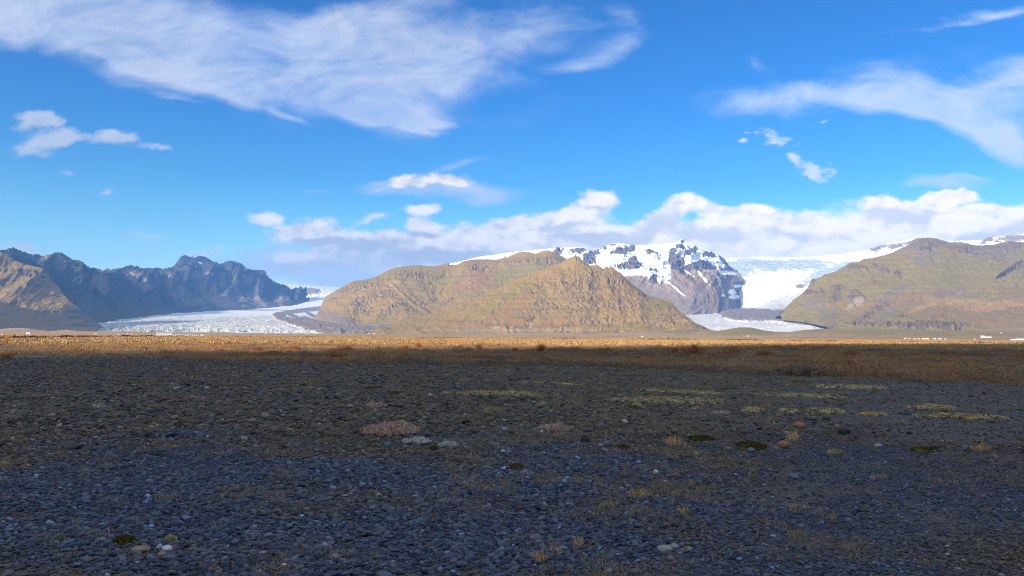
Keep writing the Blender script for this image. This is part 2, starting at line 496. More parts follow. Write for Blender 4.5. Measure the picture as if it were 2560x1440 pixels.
def spots(G, blobs, rough=0.5, wl=120, seed=1.0, soft=0.35):
    """mask of ellipses (px, py, rx, ry, tilt) seen from the camera, with torn edges"""
    px, py = proj(G)
    nz = fbm(np.concatenate([G[..., :2] / wl, G[..., 2:] / wl], -1) + seed, 5, 0.6)
    m = np.zeros(G.shape[:2])
    for b in blobs:
        cx, cy, rx, ry = b[:4]; rot = R(b[4]) if len(b) > 4 else 0; w = b[5] if len(b) > 5 else 1
        dx, dy = px - cx, py - cy
        x = (dx * math.cos(rot) + dy * math.sin(rot)) / rx; y = (-dx * math.sin(rot) + dy * math.cos(rot)) / ry
        r = np.sqrt(x * x + y * y)
        m = np.maximum(m, w * sstep(1 - r + rough * nz * 2, -soft, soft))
    return m

def build(name, G, mat, attrs, uv=None, kind='structure'):
    me = raw_mesh(name, G.reshape(-1, 3), grid_faces(*G.shape[:2]))
    for k, v in attrs.items():
        attr(me, k, np.broadcast_to(v, G.shape[:2]))
    if uv is not None:
        attrv(me, 'flow', np.concatenate([uv, np.zeros(uv.shape[:2] + (1,))], -1).reshape(-1, 3))
    o = link(name, me, mat)
    o['kind'] = kind
    return o

def ridge_env(tt, lo=0.05, hi=0.97):
    return (sstep(tt, 0, lo) * (1 - 0.97 * sstep(tt, hi - 0.09, hi)))[:, None]

# ---- materials of the land
def rock_mat(name, grass1, grass2, rock1, rock2, scale=1.0, snow=False, slope=(0.80, 0.62), tall=None, lichen=(0.22, 0.15, 0.06), crag_col=(0.115, 0.085, 0.075)):
    m = NT(name)
    pos = m.pos()
    flow = m.attr('flow', vec=True)
    gn = m.t.nodes.new('ShaderNodeNewGeometry')
    nz = m.n('ShaderNodeSeparateXYZ', i_0=gn.outputs['Normal']).outputs[2]
    big = m.noise(pos, 0.0016 / scale, 5, 0.6)
    mid = m.noise(pos, 0.008 / scale, 6, 0.65)
    fine = m.noise(pos, 0.05 / scale, 6, 0.7)
    strv = m.vmath('MULTIPLY', flow, (0.030 / scale, 0.0035 / scale, 0))
    streak = m.noise(strv, 1.0, 6, 0.7, 0.4)
    lay = m.noise(m.vmath('MULTIPLY', pos, (0.0015 / scale, 0.0015 / scale, 0.035 / scale)), 1.0, 4, 0.6)
    g = m.mix(m.step(m.math('ADD', big, m.math('MULTIPLY', m.math('SUBTRACT', mid, 0.5), 0.8)), 0.40, 0.62), grass1, grass2)
    g = m.mix(m.math('MULTIPLY', m.step(streak, 0.45, 0.72), 0.55), g, lichen)
    g = m.mix(m.attr('green'), g, (0.24, 0.19, 0.045))
    g = m.mix(m.attr('red'), g, (0.29, 0.16, 0.06))
    g = m.mix(m.attr('gold'), g, (0.38, 0.225, 0.06))
    r = m.mix(m.step(m.math('ADD', m.math('MULTIPLY', streak, 0.5), m.math('MULTIPLY', lay, 0.5)), 0.38, 0.6), rock1, rock2)
    r = m.mix(m.math('MULTIPLY', m.step(fine, 0.5, 0.75), 0.4), r, (0.25, 0.185, 0.11))
    s1 = m.step(m.math('ADD', nz, m.math('MULTIPLY', m.math('SUBTRACT', mid, 0.5), 0.5)), slope[1], slope[0])
    rm = m.math('SUBTRACT', 1.0, s1)
    rm = m.math('MAXIMUM', rm, m.step(m.math('ADD', m.attr('rock'), m.math('MULTIPLY', m.math('SUBTRACT', streak, 0.5), 0.9)), 0.35, 0.7))
    c = m.mix(rm, g, r)
    crag = m.noise(m.vmath('MULTIPLY', flow, (0.022 / scale, 0.007 / scale, 0)), 1.0, 5, 0.72, 0.6)
    crag = m.math('MULTIPLY', m.step(m.math('ADD', crag, m.math('MULTIPLY', m.attr('rock'), 0.10)), 0.60, 0.68), 0.75)
    c = m.mix(crag, c, crag_col)
    strata = m.noise(m.vmath('MULTIPLY', pos, (0.0022 / scale, 0.0022 / scale, 0.055 / scale)), 1.0, 4, 0.65)
    c = m.mix(m.math('MULTIPLY', m.step(m.math('ADD', strata, m.math('MULTIPLY', m.attr('rock'), 0.06)), 0.57, 0.64), 0.24), c, crag_col)
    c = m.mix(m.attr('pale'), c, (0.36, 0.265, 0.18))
    c = m.mix(m.attr('grey'), c, (0.19, 0.15, 0.115))
    c = m.mix(1.0, c, m.ramp(fine, [(0.25, (0.80, 0.80, 0.80)), (0.75, (1.16, 1.16, 1.16))]), 'MULTIPLY')
    rough = 0.95
    if snow:
        sn = m.math('ADD', m.attr('snow'), m.math('MULTIPLY', m.math('SUBTRACT', m.noise(pos, 0.02 / scale, 6, 0.72), 0.5), 0.9))
        sn = m.math('ADD', sn, m.math('MULTIPLY', m.math('SUBTRACT', nz, 0.7), 0.3))
        c = m.mix(m.step(sn, 0.47, 0.60), c, (0.82, 0.86, 0.90))
    b = m.bump(m.math('ADD', streak, fine), 1.0, 5 * scale)
    b = m.bump(m.noise(pos, 0.16 / scale, 4, 0.7), 0.6, 2.5 * scale, b)
    return m.out(c, rough, b, 0.1)

M_TAN = rock_mat('dry_grass_and_scree', (0.322, 0.205, 0.060), (0.273, 0.185, 0.047), (0.231, 0.156, 0.064), (0.294, 0.195, 0.072), 0.8)
M_SPUR = rock_mat('autumn_heath_slope', (0.31, 0.20, 0.075), (0.25, 0.17, 0.065), (0.12, 0.095, 0.075), (0.25, 0.175, 0.10), 0.8, crag_col=(0.05, 0.045, 0.045))
M_OLIVE = rock_mat('green_slope_and_basalt', (0.276, 0.182, 0.043), (0.236, 0.168, 0.034), (0.155, 0.112, 0.051), (0.243, 0.165, 0.061), 0.8, slope=(0.74, 0.5))
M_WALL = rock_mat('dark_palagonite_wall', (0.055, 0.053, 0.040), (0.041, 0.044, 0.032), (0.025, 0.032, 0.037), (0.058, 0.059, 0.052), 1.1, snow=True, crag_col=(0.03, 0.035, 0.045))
M_ALP = rock_mat('snowy_rock', (0.356, 0.252, 0.178), (0.286, 0.224, 0.173), (0.079, 0.075, 0.083), (0.206, 0.160, 0.131), 1.1, snow=True, slope=(0.62, 0.42))

def ice_mat():
    m = NT('glacier_ice')
    pos = m.pos()
    dep = m.attr('crevasse')
    fine = m.noise(pos, 0.03, 6, 0.75)
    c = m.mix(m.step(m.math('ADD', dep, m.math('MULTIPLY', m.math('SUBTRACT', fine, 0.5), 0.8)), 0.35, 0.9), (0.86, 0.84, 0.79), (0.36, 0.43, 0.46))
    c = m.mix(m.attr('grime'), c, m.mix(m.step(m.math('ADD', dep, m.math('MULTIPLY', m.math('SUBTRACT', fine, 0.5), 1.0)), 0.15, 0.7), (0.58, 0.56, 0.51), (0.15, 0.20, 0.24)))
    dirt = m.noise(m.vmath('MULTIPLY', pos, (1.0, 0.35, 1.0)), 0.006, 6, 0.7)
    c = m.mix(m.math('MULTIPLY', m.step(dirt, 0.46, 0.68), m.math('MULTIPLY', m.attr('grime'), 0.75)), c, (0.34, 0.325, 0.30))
    de = m.math('ADD', m.attr('debris'), m.math('MULTIPLY', m.math('SUBTRACT', m.noise(pos, 0.012, 6, 0.7), 0.5), 0.7))
    c = m.mix(m.step(de, 0.40, 0.62), c, m.mix(m.step(fine, 0.4, 0.6), (0.21, 0.165, 0.135), (0.31, 0.235, 0.17)))
    b = m.bump(fine, 0.8, 12)
    return m.out(c, 0.75, b, 0.3)
M_ICE = ice_mat()

def crev(G, wl, ang, seed, stretch=3.0, oct=4):
    ca, sa = math.cos(ang), math.sin(ang)
    x = G[..., 0] * ca + G[..., 1] * sa; y = -G[..., 0] * sa + G[..., 1] * ca
    q = np.stack([x / (wl * stretch), y / wl, np.full(x.shape, seed)], -1)
    q[..., 1] += 0.8 * perlin(np.stack([x / (wl * 5), y / (wl * 5), np.full(x.shape, seed + 3.3)], -1))
    return fbm(q, oct, 0.55, ridged=True)

# ================= left valley wall =================
crest = [(-520, -520, 560, 5100), (-400, -400, 580, 5300), (-300, -300, 600, 5600), (-200, -200, 612, 5900), (-100, -100, 640, 6300), (0, 0, 627, 6800), (18, 18, 624, 6900), (28, 28, 619, 6930), (33, 33, 619, 6950), (45, 45, 625, 7000), (62, 62, 631, 7100), (84, 84, 639, 7200), (87, 87, 635, 7210),
         (92, 92, 634, 7230), (105, 105, 640, 7300), (125, 125, 640, 7400), (135, 135, 633, 7450), (146, 146, 631, 7500), (157, 157, 633, 7550), (170, 170, 641, 7650), (185, 185, 652, 7750), (196, 196, 665, 7850), (200, 200, 661, 7880),
         (212, 212, 663, 7950), (228, 228, 671, 8050), (235, 235, 669, 8100), (250, 250, 674, 8250), (265, 265, 679, 8400), (283, 283, 684, 8600), (290, 290, 680, 8700), (300, 300, 676, 9000), (311, 311, 668, 9300), (322, 322, 664, 9600), (331, 331, 662, 9800),
         (336, 336, 669, 9900), (341, 341, 664, 10000), (350, 350, 668, 10200), (365, 365, 672, 10500), (380, 380, 672, 10700), (395, 395, 669, 10900), (410, 410, 673, 11000), (422, 422, 671, 11100), (434, 434, 666, 11200), (440, 440, 660, 11250), (444, 444, 663, 11280), (449, 449, 646, 11300),
         (455, 455, 640, 11350), (460, 460, 638, 11370), (470, 470, 639, 11408), (474, 474, 643, 11424), (485, 485, 641, 11467), (500, 500, 639, 11526), (515, 515, 643, 11584), (525, 525, 650, 11623), (540, 540, 657, 11682), (550, 550, 660, 11720), (560, 560, 656, 11760),
         (570, 570, 652, 11798), (582, 582, 653, 11845), (597, 597, 656, 11904), (608, 608, 662, 11947), (617, 617, 672, 11982), (630, 630, 674, 12032), (645, 645, 675, 12091), (658, 658, 676, 12142), (668, 668, 690, 12181), (680, 680, 700, 12228), (693, 693, 708, 12278), (712, 712, 711, 12352), (722, 722, 719, 12391), (733, 733, 731, 12434), (748, 748, 743, 12493), (765, 765, 752, 12559), (800, 800, 770, 12700)]
foot = [(-520, ('w', -3700, 3300, -20)), (-300, ('w', -3650, 3900, -20)), (0, ('w', -3350, 5300, -20)), (150, ('w', -3350, 6300, 10)), (300, ('w', -3500, 7900, 100)), (450, ('w', -3950, 9700, 290)), (600, ('w', -3450, 10600, 360)), (700, ('w', -3150, 11200, 400)), (800, ('w', -2950, 11900, 440))]
def midcurve(fr, sag, n=50, s0=-520, s1=800, c=crest, f=foot):
    S = np.linspace(s0, s1, n); a = curve(f, S); b = curve(c, S); b = smooth1(b, 2)
    o = a + (b - a) * fr; o[:, 2] = a[:, 2] + (b[:, 2] - a[:, 2]) * sag
    return [(s, ('w', *p)) for s, p in zip(S, o)]
S, tt, G = loft([(0, foot), (0.42, midcurve(0.46, 0.34)), (0.74, midcurve(0.76, 0.68)), (1, crest)], -520, 800, 1250, 270, (1800, 0), jag=(16, 9))
F = flowc(G); N = normals(G)
E = ridge_env(tt, 0.10, 0.985) * (1 - .6 * sstep(tt, .78, .95)[:, None])
big = gullies(F, 620, 3.0, 1.0, 0.5, 3); fin = gullies(F, 170, 2.6, 2.0, 0.6, 5)
tb = sstep(tt, 0.28, 0.62)[:, None]
far = sstep(S, 250, 420)[None, :]
disp = (big - 0.35) * (60 + 150 * tb) * (0.75 + 0.5 * far) + (fin - 0.3) * (8 + 105 * tb)
disp = disp + fbm(G / 90.0, 5, 0.6, ridged=True) * (3 + 30 * tb)
# buttresses that catch the sun
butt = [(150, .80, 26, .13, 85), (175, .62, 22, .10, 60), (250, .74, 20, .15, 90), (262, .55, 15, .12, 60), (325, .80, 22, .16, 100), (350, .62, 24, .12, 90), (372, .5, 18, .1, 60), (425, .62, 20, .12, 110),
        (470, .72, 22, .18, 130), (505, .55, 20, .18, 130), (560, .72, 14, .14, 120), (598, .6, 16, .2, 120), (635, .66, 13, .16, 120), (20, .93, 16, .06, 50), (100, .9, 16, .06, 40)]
for (bs, bt, ws, wt, amp) in butt:
    disp = disp + amp * np.exp(-((S[None] - bs) / ws) ** 2 - ((tt[:, None] - bt) / wt) ** 2)
# ledges of the lava beds
bed = perlin(np.stack([G[..., 0] / 1500, G[..., 1] / 1500, G[..., 2] / 48], -1))
disp = disp + bed * 14 * tb
G = G + N * (disp * E)[..., None]
px, py = proj(G)
sn = .62 * spots(G, [(488, 642, 12, 1.6, 0), (500, 657, 9, 1.3, 10)], 0.3, 60, 2.0)
rk = tb * np.ones_like(px) * 0.9 * (0.6 + 0.4 * sstep(fin, 0.2, 0.6))
gr = spots(G, [(560, 700, 12, 22), (500, 690, 30, 14), (430, 725, 20, 20)], 0.5, 150, 5.0) * 0.6
rd = spots(G, [(450, 725, 40, 16), (560, 752, 60, 14, 20), (652, 712, 8, 14)], 0.5, 150, 7.0) * 0.5
build('mountain_wall', G, M_WALL, dict(rock=rk, snow=sn, green=gr, red=rd, gold=0 * gr, pale=.62 * spots(G, [(150, 655, 16, 22), (115, 645, 14, 8), (250, 705, 18, 24), (262, 725, 12, 12), (330, 690, 24, 17, 40), (365, 715, 20, 14, 50), (425, 705, 8, 16), (452, 725, 10, 14), (500, 690, 26, 10), (505, 715, 12, 18), (535, 720, 9, 22), (557, 700, 8, 18), (590, 712, 6, 18), (620, 700, 13, 12), (652, 718, 8, 18), (600, 745, 8, 10), (470, 748, 40, 16, 20), (560, 757, 56, 12, 22), (645, 752, 34, 10, 28), (700, 745, 14, 14)], .7, 110, 4.0), grey=(1 - tb) * 0.25 * np.ones_like(gr)), F)  # pale: tan patches that paint sunlit spots into the wall colour

# ================= sunlit spur at far left =================
crest = [(-260, -260, 600, 5150), (-150, -150, 600, 5150), (-60, -60, 612, 5200), (0, 0, 628, 5250), (12, 12, 636, 5250), (28, 28, 646, 5260), (50, 50, 656, 5270), (75, 75, 664, 5280), (100, 100, 669, 5290), (108, 108, 672, 5290), (118, 118, 678, 5300), (124, 124, 692, 5300), (134, 134, 706, 5300), (150, 150, 722, 5280), (158, 158, 736, 5260), (172, 172, 750, 5230), (190, 190, 767, 5200), (205, 203, 785, 5200), (225, 218, 804, 5200), (245, 236, 822, 5200), (290, 262, 838, 5200), (330, 290, 845, 5200)]
foot = [(-260, ('w', -4200, 4150, -25)), (0, ('w', -3480, 4150, -25)), (150, ('w', -2980, 4250, -25)), (330, ('w', -2500, 4450, -25))]
S, tt, G = loft([(0, foot), (0.45, midcurve(0.5, 0.36, 60, -260, 330, crest, foot)), (1, crest)], -260, 330, 560, 200, (500, -20), jag=(8, 12))
F = flowc(G); N = normals(G); E = ridge_env(tt, 0.1, 0.99)
disp = (gullies(F, 260, 2.5, 4.0, 0.8, 4) - 0.3) * 20 + fbm(G / 70, 5, 0.6, ridged=True) * 6
cl = spots(G, [(85, 685, 45, 11, 12), (112, 678, 12, 10)], 0.4, 60, 3.0)
disp = disp + cl * (18 * gullies(F, 60, 2, 9.0) - 8)
bed = perlin(np.stack([G[..., 0] / 900, G[..., 1] / 900, G[..., 2] / 40], -1)); disp = disp + bed * 12
G = G + N * (disp * E)[..., None]
z = np.zeros(G.shape[:2])
build('mountain_spur', G, M_SPUR, dict(rock=cl, snow=z, green=z, red=z, gold=0.30 * sstep(fbm(G / 300, 3), -.25, .3), pale=z, grey=z), F)

# ================= unseen mountain beyond the left edge, crest shaped to shade the spur =================
S, tt, G = loft([(0, [(0, ('w', -5200, 2300, -30)), (0.5, ('w', -4200, 3050, -30)), (1, ('w', -2780, 3760, -30))]),
                 (1, [(0, ('w', -5500, 3300, 820)), (0.3, ('w', -4640, 3880, 630)), (0.45, ('w', -4130, 3900, 585)), (0.55, ('w', -3870, 3900, 530)), (0.65, ('w', -3700, 3980, 450)), (0.75, ('w', -3440, 3750, 300)), (0.88, ('w', -3150, 3780, 120)), (1, ('w', -2850, 3800, -20))])],
                0, 1, 260, 90, (700, -30))
N = normals(G); F = flowc(G)
G = G + N * ((gullies(F, 260, 2.5, 14.0) - 0.3) * 45 * ridge_env(tt, 0.1, 1.0))[..., None]
z = np.zeros(G.shape[:2])
build('unseen_mountain_flank', G, M_WALL, dict(rock=z + .3, snow=z, green=z, red=z, gold=z, pale=z, grey=z), F)

# ================= hill C: long flat-topped hill =================
crest = [(780, 785, 806, 6900), (790, 793, 797, 6950), (800, 806, 779, 7000), (803, 809, 765, 7030), (806, 812, 748, 7050), (812, 813, 742, 7060), (825, 825, 735, 7080), (845, 845, 723, 7100), (862, 862, 714, 7120), (875, 875, 706, 7150), (890, 890, 701, 7180), (905, 905, 701, 7200), (920, 920, 698, 7230), (945, 945, 690, 7270), (965, 965, 678, 7300), (985, 985, 670, 7330),
         (1005, 1005, 667, 7360), (1025, 1025, 664, 7400), (1050, 1050, 663, 7430), (1070, 1070, 666, 7450), (1090, 1090, 666, 7480), (1104, 1104, 662, 7500), (1121, 1121, 658, 7510), (1124, 1124, 663, 7510), (1145, 1145, 661, 7550), (1155, 1155, 654, 7600), (1175, 1175, 649, 7650),
         (1200, 1200, 648, 7700), (1240, 1240, 649, 7750), (1270, 1270, 643, 7750), (1280, 1280, 638, 7750), (1292, 1292, 632, 7740), (1305, 1305, 629, 7730), (1325, 1325, 631, 7720), (1340, 1340, 634, 7700), (1352, 1352, 629, 7700), (1365, 1365, 626, 7700), (1375, 1375, 627, 7700), (1390, 1390, 634, 7700), (1410, 1410, 643, 7700), (1435, 1435, 660, 7650), (1500, 1500, 705, 7600), (1600, 1600, 760, 7500), (1700, 1700, 800, 7400)]
foot = [(780, ('w', -1560, 6050, -30)), (900, ('w', -1300, 5500, -30)), (1100, ('w', -700, 5150, -30)), (1300, ('w', 100, 5150, -30)), (1500, ('w', 700, 5200, -30)), (1700, ('w', 1500, 5600, -30))]
S, tt, G = loft([(0, foot), (0.3, midcurve(0.34, 0.20, 60, 780, 1700, crest, foot)), (0.8, midcurve(0.78, 0.74, 60, 780, 1700, crest, foot)), (1, crest)], 780, 1700, 1050, 300, (450, -30), jag=(5, 10))
F = flowc(G); N = normals(G); E = ridge_env(tt, 0.06, 0.99)
px, py = proj(G)
cl = spots(G, [(870, 722, 62, 13, -22), (900, 720, 60, 12, -8), (825, 748, 16, 22, -60), (930, 745, 60, 14, -20), (1020, 685, 34, 9, 5), (1045, 687, 22, 10), (980, 770, 46, 9, -32), (1060, 748, 40, 6, -30), (1110, 778, 48, 7, -22), (1250, 775, 24, 5, -38), (1215, 800, 30, 5, -38),
                (1195, 668, 30, 8, 0), (1290, 655, 60, 5, 0), (1130, 738, 60, 6, -28), (1380, 655, 22, 14, 25), (900, 760, 26, 16, 0), (920, 770, 22, 10)], 0.45, 90, 3.0)
gu = gullies(F, 330, 3.5, 21.0, 0.7, 3); gf = gullies(F, 85, 3.0, 22.0, 0.6, 5)
disp = (gu - 0.3) * 17 + (gf - 0.3) * 7 + fbm(G / 60, 5, 0.6, ridged=True) * 2.5
disp = disp + cl * ((gullies(F, 42, 2.2, 23.0) - .2) * 17 - 3)
bed = perlin(np.stack([G[..., 0] / 1200, G[..., 1] / 1200, G[..., 2] / 34], -1)); disp = disp + bed * 7
# hollow below the saddle, shoulder ribs
disp = disp - 70 * np.exp(-((S[None] - 1110) / 70) ** 2 - ((tt[:, None] - .66) / .2) ** 2) + 25 * np.exp(-((S[None] - 1180) / 40) ** 2 - ((tt[:, None] - .6) / .3) ** 2)
disp = disp - 25 * np.exp(-((S[None] - 930) / 26) ** 2 - ((tt[:, None] - .45) / .2) ** 2)
G = G + N * (disp * E)[..., None]
ln = fbm(G / 400, 4)
gr = np.maximum(spots(G, [(930, 690, 60, 14, -20), (1060, 700, 80, 22), (1290, 680, 50, 35), (960, 790, 60, 10, -35), (1345, 665, 24, 18)], .5, 200, 6.0) * .8, 0)
rd = spots(G, [(1190, 690, 26, 30, 40), (1160, 710, 30, 14, -30), (1390, 650, 22, 12, 30), (1180, 800, 120, 14, -20)], .5, 150, 8.0) * .7
gy = np.maximum(spots(G, [(840, 800, 60, 16, 20), (930, 820, 90, 9)], .5, 120, 9.0) * .9, 0)
build('hill_flat_top', G, M_TAN, dict(rock=cl * .7, green=gr, red=rd, gold=0.25 * sstep(ln, 0, .4), pale=0.5 * spots(G, [(905, 722, 10, 5), (985, 705, 8, 5), (975, 715, 6, 3)], .3, 30, 2.0), grey=gy), F)

# ================= hill B: the front pyramid =================
crest = [(830, 850, 837, 5000), (900, 905, 830, 5050), (1000, 1000, 808, 5150), (1060, 1060, 789, 5230), (1120, 1120, 768, 5300), (1180, 1180, 746, 5380), (1240, 1240, 721, 5450), (1290, 1290, 697, 5500), (1330, 1330, 681, 5550), (1370, 1370, 668, 5600), (1395, 1395, 658, 5620), (1415, 1415, 649, 5630), (1428, 1428, 643, 5640), (1437, 1437, 639, 5640), (1439, 1439, 635, 5640), (1441, 1441, 640, 5640), (1447, 1447, 641, 5640), (1455, 1455, 650, 5630), (1468, 1468, 660, 5620), (1475, 1475, 664, 5610),
         (1485, 1485, 663, 5600), (1495, 1495, 663, 5590), (1502, 1502, 668, 5580), (1508, 1508, 673, 5575), (1511, 1511, 670, 5570), (1515, 1515, 667, 5570), (1521, 1521, 670, 5560), (1525, 1525, 667, 5560), (1534, 1534, 669, 5550), (1540, 1540, 676, 5540), (1552, 1552, 683, 5530), (1565, 1565, 697, 5500), (1580, 1580, 710, 5480), (1600, 1600, 724, 5450), (1612, 1612, 735, 5430), (1635, 1635, 742, 5400), (1660, 1660, 748, 5380), (1678, 1678, 756, 5360),
         (1690, 1690, 770, 5340), (1700, 1700, 782, 5320), (1716, 1716, 791, 5300), (1726, 1726, 804, 5290), (1740, 1740, 814, 5280), (1760, 1770, 830, 5260), (1800, 1840, 842, 5200)]
foot = [(830, ('w', -1150, 4700, -30)), (1000, ('w', -850, 4350, -30)), (1200, ('w', -280, 4230, -30)), (1437, ('w', 400, 4200, -30)), (1600, ('w', 1000, 4250, -30)), (1700, ('w', 1300, 4350, -30)), (1800, ('w', 1700, 4700, -30))]
S, tt, G = loft([(0, foot), (0.22, midcurve(0.24, 0.10, 60, 830, 1800, crest, foot)), (0.6, midcurve(0.6, 0.48, 60, 830, 1800, crest, foot)), (1, crest)], 830, 1800, 1100, 330, (600, -30), jag=(7, 8))
F = flowc(G); N = normals(G); E = ridge_env(tt, 0.06, 0.99)
cl = spots(G, [(1400, 705, 45, 12, 0), (1460, 715, 60, 20, 0), (1345, 725, 30, 16, -50), (1400, 725, 26, 16), (1450, 745, 26, 18), (1360, 765, 46, 16, -20), (1400, 775, 50, 12), (1455, 765, 20, 16), (1255, 760, 20, 5, -45), (1230, 785, 30, 7, -38), (1540, 760, 40, 12), (1590, 755, 20, 8), (1500, 690, 40, 16),
                (1680, 800, 50, 14), (1650, 812, 40, 7), (1480, 800, 60, 8), (1250, 820, 40, 4), (1330, 800, 20, 24, 20), (1560, 700, 20, 16)], 0.6, 80, 3.0) 
gu = gullies(F, 300, 3.0, 31.0, 0.6, 3); gf = gullies(F, 75, 2.6, 32.0, 0.6, 5)
face = np.exp(-((S[None] - 1470) / 190) ** 2)
disp = (gu - 0.3) * (11 + 5 * face) + (gf - 0.3) * (4 + 5 * face) + fbm(G / 45, 5, 0.62, ridged=True) * (1.5 + 2.5 * face)
disp = disp + cl * ((gullies(F, 36, 2.0, 33.0) - .2) * 13 - 2)
bed = perlin(np.stack([G[..., 0] / 1200, G[..., 1] / 1200, G[..., 2] / 30], -1)); disp = disp + bed * (5 + 6 * face)
G = G + N * (disp * E)[..., None]
ln = fbm(G / 300, 4)
gr = spots(G, [(1425, 665, 40, 16, -10), (1300, 740, 80, 12, -30), (1620, 820, 60, 8), (1650, 770, 30, 26), (1280, 735, 60, 14, -30)], .5, 200, 6.0) * .7
gd = spots(G, [(1430, 662, 36, 14, -10), (1690, 790, 40, 30)], .4, 150, 4.0) * .55
rd = spots(G, [(1280, 775, 60, 20, -35), (1370, 700, 40, 14, -40), (1530, 740, 80, 40), (1320, 810, 200, 14)], .6, 150, 8.0) * .55
build('hill_pyramid', G, M_TAN, dict(rock=np.maximum(cl * .62, face * sstep(gf, .35, .7) * .2), green=gr, red=rd, gold=gd, pale=.6 * spots(G, [(1482, 732, 9, 5), (1558, 718, 4, 4), (1240, 822, 20, 4), (1290, 825, 200, 4)], .4, 40, 1.0), grey=0 * gr), F)

# ================= snowy mountain behind =================
crest = [(1100, 1100, 664, 10500), (1150, 1150, 654, 10500), (1180, 1180, 646, 10500), (1205, 1205, 641, 10500), (1235, 1235, 637, 10500), (1265, 1265, 632, 10500), (1300, 1300, 628, 10500), (1330, 1330, 624, 10600), (1360, 1360, 623, 10600), (1385, 1385, 620, 10700), (1420, 1420, 618, 10800), (1455, 1455, 618, 10800), (1464, 1464, 624, 10800), (1472, 1472, 632, 10800), (1484, 1484, 634, 10900), (1494, 1494, 624, 11000), (1510, 1510, 616, 11000), (1522, 1522, 613, 11000),
         (1530, 1530, 609, 11000), (1546, 1546, 607, 11000), (1560, 1560, 609, 11000), (1575, 1575, 613, 11100), (1600, 1600, 612, 11200), (1630, 1630, 611, 11300), (1660, 1660, 608, 11300), (1680, 1680, 606, 11200), (1695, 1695, 603, 11100), (1702, 1702, 598, 11100), (1708, 1708, 599, 11100), (1715, 1715, 604, 11100), (1730, 1730, 608, 11100), (1750, 1750, 616, 11100), (1770, 1770, 624, 11050), (1785, 1785, 632, 11000), (1800, 1800, 640, 11000), (1808, 1808, 643, 10950),
         (1815, 1815, 655, 10900), (1822, 1822, 664, 10850), (1833, 1833, 671, 10800), (1842, 1842, 680, 10700), (1852, 1852, 690, 10600), (1857, 1857, 698, 10500), (1854, 1854, 708, 10450), (1850, 1850, 722, 10400), (1848, 1848, 742, 10300), (1845, 1845, 758, 10200), (1860, 1862, 790, 10100)]
crest = [(i, *p[1:]) for i, p in enumerate(crest)]
n_ = len(crest) - 1
foot = [(0, ('w', -1000, 8700, -20)), (8, ('w', -100, 8300, 0)), (15, ('w', 900, 8200, 100)), (22, ('w', 1500, 8200, 200)), (27, ('w', 2050, 8350, 230)), (35, ('w', 2450, 8700, 260)), (n_, ('w', 3000, 9500, 330))]
mid = [(0, ('w', -1000, 9800, 550)), (8, 1330, 700, 9600), (15, 1560, 665, 9500), (22, 1640, 690, 9300), (27, 1700, 690, 9300), (33, 1780, 700, 9400), (37, 1815, 715, 9700), (41, 1840, 725, 9900), (n_, 1862, 790, 9900)]
S, tt, G = loft([(0, foot), (0.5, mid), (1, crest)], 0, n_, 950, 300, (600, 0), smooth=(4, 40, 0), jag=(9, 10))
F = flowc(G); N = normals(G); E = ridge_env(tt, 0.06, 0.985) * (1 - .8 * sstep(S, 33, 39))[None, :]
up = sstep(tt, .3, .7)[:, None]
disp = (gullies(F, 520, 2.0, 41.0, .7, 3) - .35) * (36 + 60 * up) + (gullies(F, 150, 1.8, 42.0, .7, 5) - .3) * (10 + 34 * up) + fbm(G / 90, 5, .6, ridged=True) * (4 + 12 * up)
DK = [(1450, 624, 26, 5), (1474, 652, 20, 14), (1440, 632, 20, 5), (1548, 637, 24, 8, -15), (1552, 659, 24, 9, 5), (1586, 664, 22, 17), (1629, 637, 22, 8), (1636, 679, 13, 12), (1504, 626, 16, 4), (1534, 613, 9, 4), (1578, 630, 8, 10, 60), (1394, 634, 20, 4), (1490, 640, 14, 5, 20), (1560, 605, 6, 5), (1655, 613, 8, 3),
      (1681, 640, 12, 22, 15), (1700, 622, 12, 8), (1724, 635, 20, 13, -40), (1694, 664, 20, 22), (1745, 670, 40, 8), (1811, 658, 26, 11, 35), (1640, 700, 20, 14), (1706, 604, 6, 6), (1770, 640, 20, 6)]
dk = spots(G, [(a[0], a[1], a[2] * .85, a[3] * .85) + tuple(a[4:]) for a in DK], .3, 110, 3.0, .25)
px, py = proj(G)
lowr = sstep(py, 666, 682) * sstep(px, 1664, 1690) + (py > 700) + sstep(py, 676, 700) * (px < 1620)
lowr = np.clip(lowr, 0, 1)
disp = disp + dk * ((gullies(F, 70, 1.6, 43.0) - .1) * 70)
G = G + N * (disp * E)[..., None]
px, py = proj(G)
sn = np.clip(1.0 - dk * 1.1 - lowr, 0, 1)
sn = np.maximum(sn, spots(G, [(1725, 685, 18, 3, 34), (1757, 693, 22, 3.5, 50), (1800, 678, 14, 3, 50), (1655, 650, 16, 40), (1650, 690, 9, 18, 0), (1662, 702, 22, 4, 35), (1690, 722, 24, 3, 40), (1822, 682, 26, 5, 8), (1830, 730, 12, 8), (1845, 715, 10, 4), (1808, 738, 5, 4), (1836, 742, 14, 5), (1530, 648, 40, 14), (1600, 682, 50, 8)], .4, 60, 5.0, .25))
brown = spots(G, [(1745, 705, 60, 16, 30), (1725, 700, 30, 10), (1790, 740, 40, 20, 30)], .6, 200, 6.0)
gy = .5 * spots(G, [(1580, 720, 50, 24, 30), (1620, 745, 60, 20, 30), (1760, 760, 100, 18, 0)], .5, 200, 8.0) * .8
build('mountain_snowy', G, M_ALP, dict(rock=np.clip(dk * 1.1 + .25 * up, 0, 1), snow=sn * .95, green=0 * sn, red=brown * .5, gold=0 * sn, pale=0 * sn, grey=gy), F)

